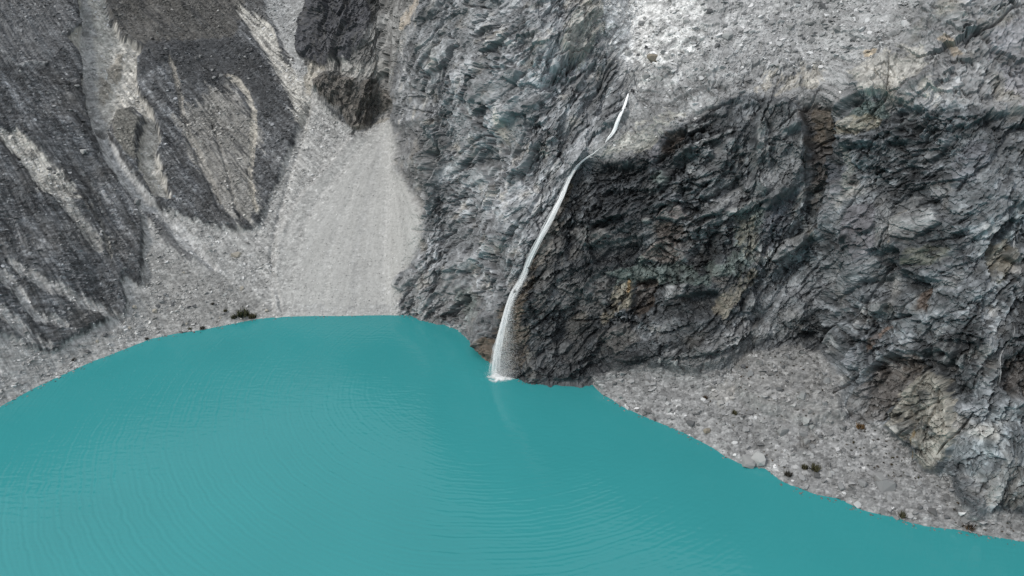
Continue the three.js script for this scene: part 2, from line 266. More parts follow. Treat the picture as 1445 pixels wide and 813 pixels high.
band([[398, 40], [420, 100], [447, 128], [438, 175], [425, 225], [410, 275], [400, 330]], 9, .3, [.36, .357, .345], .85, .6, 3);
patch([[-60, 170], [0, 187], [22, 185], [45, 205], [70, 230], [95, 255], [118, 285], [90, 280], [55, 270], [25, 225], [0, 204], [-60, 190]], 3.5, -1, C.cream, .92, .6, 3);
band([[75, 255], [90, 290], [117, 328], [140, 355]], 10, -.6, [.28, .275, .26], .75, 1, 3);
band([[118, 285], [140, 315], [150, 345], [156, 368]], 5, -.4, [.22, .21, .19], .6, 1, 3);
band([[10, 370], [53, 397], [101, 421], [134, 437], [176, 450]], 9, -.8, [.34, .338, .33], .9, .6, 3);
band([[-20, 375], [0, 388], [24, 413], [49, 445], [93, 461]], 9, -.8, [.34, .338, .33], .9, .6, 3);
band([[-30, 425], [10, 450], [40, 475], [70, 490]], 10, -.5, [.33, .328, .32], .85, .6, 3);
patch([[207, 298], [228, 312], [250, 345], [281, 368], [262, 366], [235, 345], [215, 322]], 4, .5, C.char, .75, 1, 3);
band([[238, 85], [245, 100], [253, 133], [257, 167], [275, 205], [300, 260], [312, 290]], 4, -.6, [.25, .235, .21], .8, .7, 3);
patch([[255, 165], [300, 128], [325, 122], [345, 150], [362, 190], [358, 240], [366, 300], [346, 323], [310, 292], [283, 240]], 8, 0, [.24, .232, .215], .75, 1.2, 3);
band([[318, 110], [336, 118], [350, 135], [358, 165], [357, 213], [352, 250], [362, 300]], 5, -.5, [.36, .34, .30], .9, .7, 3);
band([[300, 180], [318, 230], [330, 280], [340, 315]], 3, -.7);
band([[262, 190], [290, 250], [312, 305]], 3.5, -.6);
band([[25, 98], [45, 93], [66, 94]], 3, .6, [.3, .3, .3], .8, .4, 3);
patch([[366, -20], [440, -20], [426, 38], [417, 72], [436, 102], [424, 108], [400, 62], [380, 25]], 4, -.5, [.29, .295, .295], .9, .5, 3, .5);
patch([[436, 82], [460, 94], [445, 118], [436, 135], [428, 120]], 3, 0, [.33, .31, .27], .85, .6, 3, .5);
// runnels and coarser strips on the fan
for (const [p, w, c, a] of [[[[540, 176], [480, 240], [430, 310], [408, 400], [402, 440]], 9, [.29, .292, .29], .3], [[[545, 176], [505, 250], [470, 340], [455, 440]], 6, [.4, .4, .39], .3], [[[548, 176], [525, 260], [505, 350], [500, 440]], 7, [.31, .312, .31], .3], [[[552, 180], [548, 280], [540, 360], [545, 440]], 6, [.4, .4, .392], .3], [[[556, 200], [566, 290], [570, 340]], 5, [.29, .29, .285], .3], [[[520, 196], [460, 262], [420, 330]], 5, [.4, .4, .39], .3], [[[400, 432], [450, 438], [520, 438], [562, 436]], 8, [.28, .282, .28], .6], [[[395, 330], [390, 380], [392, 440]], 10, [.29, .292, .288], .7]]) band(p, w, -.12, c, a, 1.1, 3);
patch([[548, 162], [500, 182], [440, 238], [392, 300], [370, 375], [376, 450], [428, 450], [418, 380], [434, 318], [482, 256], [538, 186]], 13, 0, [.332, .331, .322], .75, 1, 4);
// far hollow behind the fan
patch([[428, 22], [440, -10], [515, -10], [524, 25], [517, 58], [492, 92], [460, 93], [425, 80], [418, 65]], 4, 1.5, [.042, .044, .052], .9, .6, 4);
patch([[440, 98], [470, 94], [520, 95], [550, 85], [552, 105], [530, 118], [500, 116], [465, 106]], 4, -.6, [.27, .265, .25], .85, .6, 4, .5);
patch([[443, 112], [465, 106], [500, 118], [535, 120], [547, 138], [532, 158], [510, 178], [496, 183], [480, 156], [455, 140]], 4, 1.2, [.085, .075, .064], .8, .8, 4);
patch([[515, 60], [540, 25], [570, 10], [575, 50], [556, 85], [525, 92]], 8, 0, [.22, .22, .215], .8, .9, 4);
band([[590, -20], [588, 10], [570, 40]], 7, 0, [.36, .31, .25], .7, .8, 4);
band([[500, 180], [522, 172], [548, 166]], 4, .4, [.2, .185, .16], .7, .7, 3);
// the rounded buttress between fan and fall
patch([[560, 180], [588, 172], [604, 182], [622, 213], [619, 235], [607, 262], [603, 285], [590, 300], [575, 270], [563, 240]], 6, -2.6, [.1, .097, .093], .5, .9, 4);
patch([[600, 214], [622, 212], [620, 235], [606, 266], [603, 288], [592, 292], [598, 250]], 3, -3);
patch([[566, 395], [600, 380], [640, 385], [672, 430], [676, 480], [640, 462], [600, 455], [568, 446]], 8, 0, [.10, .093, .085], .45, 1.2, 4);
patch([[645, 405], [662, 398], [670, 430], [664, 455], [648, 440]], 4, 0, C.green, .6, .8, 4);
band([[625, 190], [628, 215], [612, 262], [604, 292]], 8, 1.6, [.19, .19, .19], .5, .5, 3);
band([[790, 232], [772, 262], [752, 308]], 3.5, -.3, [.34, .34, .335], .7, .8, 2);
band([[872, 92], [838, 128], [805, 185], [770, 255], [735, 330], [708, 400], [693, 470]], 3, -.9);
patch([[600, 20], [640, -40], [720, -40], [700, 40], [660, 110], [640, 170], [600, 170], [580, 90]], 20, 0, [.19, .195, .2], .35, 1.5, 5);
patch([[700, 130], [735, 110], [742, 128], [712, 150]], 4, -.8);
patch([[733, 172], [752, 172], [752, 190], [738, 190]], 3, -.8);
patch([[674, 505], [678, 487], [690, 475], [700, 478], [702, 518], [690, 512]], 3, .8, [.085, .062, .042], .9, .7, 3);
// stone darkened and browned beside the fall
band([[806, 262], [786, 305], [766, 350], [748, 392], [738, 425], [722, 470], [716, 515]], 10, -.3, [.12, .098, .074], .75, .8, 3);
patch([[708, 440], [730, 420], [745, 445], [748, 490], [735, 520], [710, 528]], 6, 0, [.13, .11, .088], .7, .9, 3);
patch([[740, 500], [757, 495], [758, 535], [742, 538]], 3, .5, [.14, .14, .13], .7, .6, 3);
// the dark wet wall
ledge([[838, 236], [860, 232], [882, 233], [905, 226], [925, 213], [938, 198], [955, 186]], 1.8, 14, 16);
ledge([[950, 196], [975, 178], [990, 170], [1010, 165], [1030, 150], [1050, 142]], 1.8, 12, 12);
ledge([[930, 222], [955, 205], [980, 200], [1005, 190], [1030, 178]], 1.1, 9, 9);
patch([[940, 190], [965, 184], [970, 205], [945, 215], [932, 232], [925, 215]], 3, -.5, [.075, .06, .052], .8, .6, 3);
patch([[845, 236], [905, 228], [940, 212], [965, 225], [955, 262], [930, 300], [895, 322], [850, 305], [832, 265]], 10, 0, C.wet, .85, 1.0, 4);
ledge([[835, 318], [870, 312], [905, 300], [930, 308]], .9, 10, 10);
ledge([[790, 345], [820, 330], [850, 335], [880, 328], [905, 335]], .8, 10, 10);
patch([[920, 248], [935, 240], [948, 250], [940, 262], [925, 262]], 3, .4, C.green, .8, .8, 3);
patch([[800, 322], [815, 322], [808, 345], [800, 372], [796, 350]], 3, -1.2);
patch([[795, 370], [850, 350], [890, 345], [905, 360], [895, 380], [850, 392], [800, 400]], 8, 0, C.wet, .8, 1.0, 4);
patch([[940, 292], [950, 286], [962, 290], [971, 306], [955, 311], [938, 308], [930, 307]], 2.5, 1.4, [.17, .155, .15], .95, .4, 3, .3);
patch([[908, 311], [914, 306], [924, 310], [918, 315], [910, 315]], 2, .9, [.2, .2, .195], .95, .2, 3, .2);
patch([[930, 315], [965, 318], [975, 340], [960, 352], [935, 340], [925, 325]], 4, -.6, [.055, .045, .038], .8, .7, 3);
patch([[904, 366], [916, 350], [940, 336], [962, 345], [972, 366], [945, 372], [925, 372]], 3, 1.1, [.15, .135, .125], .9, .5, 3, .5);
band([[918, 345], [935, 352], [950, 362], [946, 374]], 1.6, -.8);
band([[935, 340], [952, 352], [968, 358]], 1.6, -.7);
patch([[870, 378], [915, 370], [950, 372], [990, 385], [1005, 370], [1000, 400], [950, 402], [905, 395], [860, 410]], 6, .2, C.green, .75, 1, 4);
patch([[1035, 300], [1060, 285], [1080, 290], [1078, 330], [1055, 380], [1025, 395], [1015, 380], [1035, 350]], 7, 0, C.green, .75, 1, 4);
patch([[1040, 312], [1062, 310], [1070, 335], [1050, 362], [1038, 345]], 6, 0, C.tan, .5, 1, 4);
patch([[1032, 392], [1060, 375], [1068, 388], [1045, 420], [1018, 448], [1003, 440], [1015, 410]], 5, 0, [.18, .165, .135], .8, .9, 4);
ledge([[1012, 300], [1030, 288], [1055, 280], [1080, 282]], .8, 10, 8);
patch([[998, 318], [1014, 300], [1018, 340], [1010, 384], [994, 388], [1000, 350]], 4, -1.2);
patch([[1020, 345], [1035, 340], [1036, 365], [1022, 372]], 3, -.8);
patch([[958, 422], [985, 412], [1010, 414], [1018, 435], [990, 452], [965, 448]], 4, -1);
ledge([[935, 432], [960, 418], [990, 408], [1015, 412]], .9, 8, 10);
patch([[900, 392], [924, 394], [922, 430], [905, 448], [890, 440], [898, 415]], 4, -.9, [.06, .047, .038], .8, .8, 3);
patch([[868, 402], [890, 395], [892, 415], [872, 436], [852, 462], [846, 448], [862, 425]], 4, .3, C.tan, .7, .8, 3);
band([[888, 394], [888, 412]], 2.5, 0, C.ochre, .5, .7, 2);
patch([[800, 447], [825, 430], [832, 455], [818, 482], [802, 478]], 4, .3, [.16, .145, .12], .7, .9, 3);
patch([[905, 445], [950, 432], [985, 450], [975, 485], [935, 505], [905, 490]], 8, -.4);
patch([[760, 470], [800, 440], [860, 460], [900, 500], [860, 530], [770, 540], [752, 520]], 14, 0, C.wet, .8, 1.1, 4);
patch([[945, 503], [985, 482], [1030, 467], [1075, 455], [1088, 470], [1050, 496], [1010, 516], [985, 530], [952, 520]], 7, 1.0, [.17, .173, .174], .7, .9, 3);
ledge([[948, 506], [975, 498], [1005, 500], [1035, 488]], .5, 6, 7);
ledge([[955, 520], [985, 522], [1015, 510]], .7, 5, 6);
patch([[950, 350], [985, 300], [1030, 272], [1075, 248], [1088, 268], [1050, 297], [1015, 318], [985, 348], [965, 368]], 6, 1.6, [.2, .205, .208], .6, 1.3, 4);
patch([[795, 400], [850, 385], [870, 400], [845, 440], [805, 450], [790, 430]], 8, .8, [.12, .12, .118], .6, 1.2, 4);
patch([[775, 300], [800, 280], [800, 330], [780, 400], [765, 460], [750, 440], [762, 360]], 6, .6, [.12, .116, .11], .6, 1.1, 4);
patch([[975, 215], [1010, 195], [1050, 190], [1055, 235], [1030, 262], [990, 255]], 8, 1, [.13, .135, .138], .6, 1.2, 4);
patch([[1090, 430], [1130, 390], [1180, 350], [1235, 290], [1260, 330], [1230, 380], [1180, 410], [1150, 440], [1100, 470]], 12, 1.2, [.15, .155, .16], .5, 1.3, 4);
patch([[820, 320], [870, 335], [920, 325], [900, 345], [840, 350]], 5, 1, [.11, .112, .112], .6, 1.2, 4);
// bulge and brown chimney
patch([[1062, 182], [1082, 152], [1108, 146], [1128, 162], [1140, 200], [1138, 238], [1118, 275], [1090, 292], [1066, 265], [1058, 222]], 9, 3.6, [.145, .15, .152], .6, 1, 3.5);
patch([[1128, 146], [1160, 143], [1174, 152], [1172, 205], [1168, 250], [1158, 292], [1142, 325], [1120, 350], [1108, 342], [1126, 308], [1141, 268], [1146, 220], [1136, 178]], 8, -2.8, [.05, .042, .037], .8, 1.2, 3);
patch([[1146, 150], [1168, 155], [1166, 185], [1158, 202], [1148, 190]], 3, 0, [.08, .062, .04], .5, .9, 2);
patch([[1146, 272], [1158, 268], [1156, 280], [1148, 280]], 2, .6, [.2, .2, .19], .7, .4, 3);
patch([[1085, 290], [1130, 270], [1120, 310], [1095, 345], [1075, 360], [1070, 330]], 6, -.6, C.slate, .75, .7, 4);
patch([[1103, 352], [1124, 336], [1140, 331], [1137, 347], [1112, 374], [1085, 388], [1080, 380]], 3, 1.6, [.17, .175, .178], .75, .7, 3);
band([[1145, 335], [1135, 360], [1110, 395], [1090, 430], [1062, 462]], 5, -1.3);
// right wall
ledge([[1172, 170], [1190, 158], [1205, 148], [1220, 141], [1250, 139], [1270, 146], [1292, 151]], 1.7, 12, 14);
patch([[1198, 164], [1220, 146], [1250, 145], [1256, 170], [1238, 174], [1215, 168]], 3, 0, [.075, .098, .092], .9, .8, 3);
patch([[1182, 180], [1202, 165], [1225, 168], [1250, 174], [1248, 183], [1210, 188], [1190, 190]], 4, .8, [.2, .185, .145], .8, .8, 4);
patch([[1254, 150], [1262, 148], [1272, 165], [1270, 185], [1255, 185], [1250, 170]], 3, -.8);
patch([[1264, 162], [1290, 152], [1311, 160], [1308, 182], [1292, 196], [1275, 192], [1266, 180]], 3, -1.8);
band([[1292, 155], [1280, 172], [1266, 190]], 2, .8, [.16, .17, .17], .8, .4, 3);
ledge([[1312, 168], [1335, 160], [1360, 153]], 1, 8, 10);
ledge([[1192, 206], [1215, 208], [1240, 205], [1258, 212]], 1.4, 9, 11);
patch([[1195, 205], [1203, 206], [1205, 245], [1200, 270], [1193, 262]], 2, .3, [.2, .21, .2], .8, .5, 3);
patch([[1168, 225], [1195, 235], [1192, 265], [1175, 275], [1165, 260]], 4, 0, C.slate, .7, .8, 3);
for (let k = 0; k < 8; k++) ledge([[1268 + k * 3, 200 + k * 8], [1290 + k, 195 + k * 8.4], [1312, 199 + k * 8], [1336 - k * 2, 205 + k * 8]], .5, 4, 4.5);
ledge([[1318, 205], [1345, 195], [1375, 190], [1392, 184]], .9, 8, 8);
ledge([[1335, 222], [1358, 208], [1385, 198], [1400, 205]], .8, 8, 8);
patch([[1345, 232], [1372, 205], [1396, 200], [1392, 228], [1368, 255], [1345, 262]], 6, .4, [.1, .104, .118], .6, .8, 4);
patch([[1402, 168], [1420, 158], [1460, 165], [1600, 150], [1600, 330], [1445, 340], [1420, 305], [1400, 262], [1396, 205]], 14, -1.6);
ledge([[1385, 150], [1402, 166], [1425, 158], [1460, 165], [1590, 160]], 1.4, 10, 14);
patch([[1265, 302], [1282, 296], [1280, 318], [1268, 335], [1262, 345]], 3, 0, [.22, .165, .09], .6, .9, 2);
patch([[1240, 290], [1300, 280], [1320, 300], [1310, 325], [1270, 335], [1240, 325]], 8, .5, [.2, .205, .205], .55, 1, 3);
patch([[1280, 352], [1300, 350], [1330, 340], [1350, 350], [1335, 372], [1300, 378], [1280, 374]], 5, 0, [.12, .125, .095], .6, 1, 4);
ledge([[1245, 352], [1262, 348], [1280, 356]], 1, 8, 9);
ledge([[1258, 374], [1285, 384], [1310, 394], [1338, 400], [1368, 403]], 1.1, 9, 9);
ledge([[1355, 330], [1380, 318], [1402, 300]], .9, 8, 8);
ledge([[1178, 424], [1205, 408], [1232, 396], [1262, 392]], 1.4, 10, 12);
ledge([[1160, 445], [1185, 432], [1215, 425], [1240, 415]], 1.1, 8, 10);
ledge([[1140, 470], [1165, 462], [1190, 455], [1215, 442]], 1, 8, 8);
patch([[1198, 445], [1225, 438], [1222, 460], [1202, 466]], 4, -.5);
patch([[1225, 480], [1238, 465], [1256, 462], [1240, 485], [1222, 505]], 3, .4, [.14, .095, .072], .8, .6, 3);
patch([[1165, 482], [1178, 466], [1192, 480], [1186, 500], [1170, 500]], 3, .8, [.2, .205, .205], .75, .6, 3);
patch([[1194, 512], [1212, 485], [1228, 468], [1232, 476], [1216, 506], [1202, 522]], 2.5, .8, [.21, .22, .235], .8, .5, 3);
for (const [x, y] of [[1322, 470], [1334, 480], [1346, 474], [1358, 490], [1372, 476], [1384, 486]]) patch([[x, y], [x + 9, y - 6], [x + 4, y + 22], [x - 5, y + 34], [x - 8, y + 28]], 3, .8, [.19, .2, .2], .6, .8, 3);
ledge([[1205, 552], [1222, 528], [1242, 508], [1272, 496], [1300, 500], [1322, 492], [1345, 505]], 1.6, 12, 20);
patch([[1215, 545], [1245, 512], [1290, 503], [1298, 525], [1275, 550], [1250, 575], [1245, 594], [1200, 590], [1198, 565]], 6, -.9, [.085, .07, .058], .6, .9, 4);
patch([[1320, 496], [1340, 500], [1345, 520], [1340, 545], [1328, 530]], 4, -1.4);
patch([[1250, 600], [1272, 562], [1290, 540], [1306, 523], [1328, 530], [1340, 556], [1346, 590], [1350, 615], [1342, 642], [1322, 668], [1302, 662], [1285, 632]], 5, 2.4, [.25, .238, .205], .8, 1, 3.5);
band([[1330, 545], [1322, 580], [1312, 600], [1300, 640]], 3, -1);
band([[1295, 600], [1290, 625], [1288, 645]], 2, -.3, [.26, .18, .07], .6, .7, 2);
patch([[1345, 560], [1400, 520], [1445, 500], [1600, 500], [1600, 600], [1445, 610], [1400, 600], [1370, 620]], 14, -.6);
patch([[1415, 505], [1445, 495], [1600, 480], [1600, 560], [1420, 560], [1405, 540]], 6, -1.8, [.08, .066, .056], .6, .9, 4);
patch([[1400, 345], [1430, 340], [1436, 365], [1425, 395], [1400, 392]], 6, 0, [.13, .115, .08], .65, 1, 3);
patch([[1345, 675], [1365, 670], [1380, 700], [1385, 735], [1360, 735], [1350, 710]], 4, .8, C.dark, .6, 1, 3);
patch([[1385, 660], [1420, 630], [1445, 650], [1445, 720], [1410, 715], [1385, 700]], 8, .8, [.19, .185, .17], .5, 1.2, 4);
// joints: straight breaks through the rock, most of them steep, and the smoother faces between them
{ const r = rng(611), tones = { west: [.085, .088, .09], east: [.15, .155, .16], butt: [.2, .205, .208] };
  const spot = (poly) => { const b = boxOf(poly); for (;;) { const x = lerp(b[0], b[2], r()), y = lerp(b[1], b[3], r()); if (inside(poly, x, y) && y > 0 && y < 700 && x < 1460) return [x, y]; } };
  for (let k = 0; k < 120; k++) { const butt = k % 5 < 2, [x, y] = spot(butt ? BUTT : DARK), a = (r() < .72 ? -50 - 24 * (r() - .5) : -8 + 40 * (r() - .5)) * Math.PI / 180, l = 12 + 45 * r() * r(), c = Math.cos(a) * l, q = Math.sin(a) * l, bow = (r() - .5) * 8; band([[x - c, y - q], [x - c * .3 + bow * .6, y - q * .3], [x + c * .4 + bow, y + q * .4], [x + c, y + q]], 1.5 + r(), -.5 - .7 * r(), null, 0, 0); }
  for (let k = 0; k < 95; k++) { const butt = k % 5 < 2, [x, y] = spot(butt ? BUTT : DARK), a = (-48 - 30 * (r() - .5)) * Math.PI / 180, l = 8 + 16 * r(), w = 4 + 7 * r(), C2 = Math.cos(a), S2 = Math.sin(a), at = (u, v) => [x + u * l * C2 - v * w * S2, y + u * l * S2 + v * w * C2], t = butt ? tones.butt : x < 1010 ? tones.west : tones.east, m = .7 + .9 * r(); patch([at(-1, -.5 - .5 * r()), at(-.2, -1), at(.8, -.8 * r()), at(1, .6), at(.1, 1), at(-.8, .5)], 2, .3 + 1.1 * r(), t.map((q) => q * m), .35, .6, 4, .2); }
}
// more of the wall, mass by mass: [outline, relief, colour, how much]
{ const blk = [.04, .043, .047], bk2 = [.05, .052, .056], lt = [.2, .206, .208], pl = [.27, .275, .272], gn = [.12, .145, .135], bn = [.06, .047, .038], pm = [.13, .126, .136];
  for (const [p, d, c, a] of [
    [[[971, 169], [999, 153], [1024, 151], [1008, 166], [984, 173]], -.9, blk, .9], [[[971, 180], [995, 173], [1008, 169], [993, 182], [971, 193]], 1, lt, .8], [[[940, 197], [968, 186], [973, 206], [937, 215]], -.5, [.05, .042, .037], .8],
    [[[965, 212], [1000, 196], [1030, 182], [1032, 188], [1000, 204], [970, 218]], .7, lt, .7], [[[915, 215], [933, 197], [940, 195], [929, 224], [917, 233]], .7, [.14, .14, .15], .8], [[[935, 233], [964, 220], [970, 245], [942, 258]], -.8, blk, .85],
    [[[924, 253], [935, 244], [944, 251], [935, 262]], .4, [.17, .2, .19], .7], [[[1017, 215], [1048, 211], [1052, 237], [1035, 251], [1019, 233]], -.5, bn, .7], [[[1000, 205], [1015, 203], [1018, 226], [1006, 224]], -.7, blk, .8], [[[1044, 156], [1061, 150], [1072, 158], [1060, 174], [1045, 168]], -.8, bk2, .85],
    [[[840, 240], [875, 238], [917, 236], [915, 258], [880, 282], [845, 280]], -.6, blk, .8], [[[829, 274], [880, 270], [938, 268], [935, 302], [890, 310], [833, 311]], -.6, blk, .75], [[[824, 355], [862, 343], [899, 333], [908, 355], [873, 371], [829, 376]], -.8, blk, .85],
    [[[802, 324], [851, 320], [866, 333], [833, 349], [815, 340]], .8, [.14, .14, .138], .75], [[[855, 384], [895, 375], [930, 388], [917, 395], [873, 393]], .3, gn, .45], [[[826, 404], [855, 384], [862, 393], [842, 413]], -.7, blk, .85], [[[882, 424], [893, 413], [892, 430], [873, 435]], .6, [.19, .175, .14], .8],
    [[[895, 402], [924, 393], [930, 415], [913, 440], [895, 435]], -.8, [.06, .05, .042], .75], [[[1020, 298], [1044, 288], [1064, 281], [1084, 283], [1046, 302], [1024, 304]], 1.2, pl, .8], [[[987, 308], [1015, 287], [1030, 283], [1013, 302]], .9, lt, .75], [[[980, 322], [1011, 306], [1004, 324], [989, 333]], .8, [.17, .175, .178], .7],
    [[[1001, 325], [1012, 338], [1008, 362], [1002, 390], [992, 384], [997, 355]], -.5, blk, .85], [[[1022, 340], [1036, 336], [1032, 355], [1018, 374], [1014, 362]], -.4, bk2, .8], [[[1006, 375], [1035, 368], [1034, 385], [1006, 391]], .3, gn, .5], [[[1068, 386], [1086, 322], [1130, 282], [1133, 315], [1095, 357]], -.7, [.05, .053, .063], .8],
    [[[1104, 340], [1137, 328], [1138, 342], [1099, 368], [1088, 368]], 1.4, lt, .75], [[[1102, 372], [1138, 350], [1130, 366], [1110, 388]], -.8, blk, .8], [[[960, 419], [1011, 413], [1014, 430], [984, 442]], -.9, blk, .9], [[[1046, 424], [1056, 418], [1066, 421], [1064, 431], [1051, 433]], .7, [.16, .165, .168], .8], [[[940, 404], [973, 400], [966, 415], [940, 424]], .6, lt, .75],
    [[[1259, 307], [1290, 298], [1321, 292], [1333, 315], [1298, 338], [1262, 335]], .8, [.23, .235, .237], .65], [[[1202, 293], [1236, 287], [1239, 355], [1211, 369], [1197, 327]], .3, pm, .65], [[[1239, 361], [1260, 352], [1278, 354], [1276, 380], [1253, 374]], -.9, blk, .85], [[[1355, 352], [1389, 325], [1409, 298], [1445, 285], [1445, 300], [1412, 343], [1380, 386]], -.8, bk2, .8],
    [[[1217, 398], [1259, 394], [1255, 418], [1225, 425]], -.9, blk, .85], [[[1175, 446], [1233, 422], [1232, 435], [1182, 459]], -.8, blk, .85], [[[1298, 409], [1315, 405], [1311, 438], [1298, 436]], -.4, [.08, .058, .045], .75], [[[1226, 431], [1240, 425], [1255, 428], [1253, 441], [1231, 444]], .8, lt, .75],
    [[[1065, 190], [1078, 172], [1086, 190], [1076, 215], [1064, 214]], .8, pl, .6], [[[1060, 215], [1075, 205], [1090, 212], [1080, 226]], .7, pl, .6], [[[1092, 285], [1128, 262], [1118, 292], [1098, 312]], -.7, bk2, .8], [[[1150, 300], [1180, 255], [1196, 250], [1180, 290], [1160, 320]], .4, [.16, .16, .168], .6],
    [[[780, 470], [800, 445], [815, 440], [800, 480], [785, 510]], -.5, bk2, .8], [[[760, 500], [790, 515], [860, 505], [900, 512], [870, 524], [835, 538], [760, 540]], -.3, blk, .75], [[[845, 470], [890, 455], [905, 480], [870, 500]], .5, [.11, .105, .1], .6],
  ]) patch(p, d < 0 ? 3 : 2.2, d * 1.5, d < 0 && c[0] < .065 ? null : c, Math.min(.97, a * 1.15), d < 0 ? .9 : .5, 3, d > 0 ? .6 : undefined); }
// bench above the fall
patch([[828, -60], [1130, -60], [1105, 15], [1010, 72], [930, 115], [890, 120], [862, 70]], 22, 0, [.38, .384, .382], .5, .9, 4);  // wide soft fade around the painted sun patch that follows
patch([[828, -60], [975, -60], [1000, 10], [975, 58], [930, 78], [905, 90], [882, 78], [866, 48], [846, 20]], 12, 0, [.6, .605, .6], .85, .9, 4);  // patch of sun through the cloud, painted into the rubble colour
band([[1000, 40], [960, 62], [930, 92], [905, 118]], 10, 0, [.46, .465, .46], .6, 1, 3);
patch([[800, 30], [830, 0], [845, 20], [850, 45], [825, 75], [800, 90], [790, 65]], 5, 1.8, [.3, .285, .25], .6, 1.1, 3.5);
ledge([[820, 72], [838, 58], [852, 46]], 1, 6, 6);
band([[938, 150], [960, 140], [985, 128], [1010, 118]], 2.5, -1);
patch([[860, 205], [900, 175], [945, 150], [960, 165], [925, 195], [880, 220], [850, 222]], 8, 0, [.29, .285, .255], .6, 1.1, 3);
patch([[1086, 110], [1130, 100], [1160, 95], [1150, 125], [1100, 132], [1070, 128]], 8, 0, [.29, .265, .215], .45, 1.2, 3);
patch([[1205, 105], [1240, 80], [1280, 70], [1310, 85], [1320, 125], [1270, 138], [1220, 136]], 10, .8, [.36, .345, .305], .55, 1.2, 4);
patch([[1325, 62], [1340, 58], [1356, 78], [1348, 84]], 3, 0, [.27, .2, .12], .5, .9, 2);
patch([[1225, 75], [1238, 72], [1236, 84], [1222, 84]], 3, 0, [.3, .22, .12], .5, .9, 2);
band([[1445, 8], [1420, 20], [1400, 40], [1375, 48], [1360, 60]], 2.5, -1.2);
band([[1230, 70], [1255, 52], [1290, 30]], 2, -.8);
band([[1258, 70], [1257, 100], [1256, 135]], 1.6, -.6);
patch([[1385, 60], [1410, 90], [1430, 130], [1445, 160], [1500, 160], [1500, 40], [1420, 30]], 10, 0, [.17, .17, .19], .5, 1.2, 4);
ledge([[1330, 112], [1345, 118], [1365, 112]], .6, 5, 5);
// shore debris on the right
patch([[1040, 520], [1060, 500], [1110, 490], [1165, 498], [1188, 545], [1190, 590], [1150, 600], [1100, 590], [1060, 575], [1040, 555]], 8, 1.8, [.18, .178, .172], .6, 1.2, 4);
patch([[1000, 548], [1025, 535], [1035, 560], [1015, 570], [1000, 562]], 5, 0, [.22, .21, .19], .4, 1, 3);
patch([[1125, 612], [1145, 605], [1155, 622], [1140, 634], [1128, 628]], 4, -.5, [.08, .076, .07], .6, .9, 3);

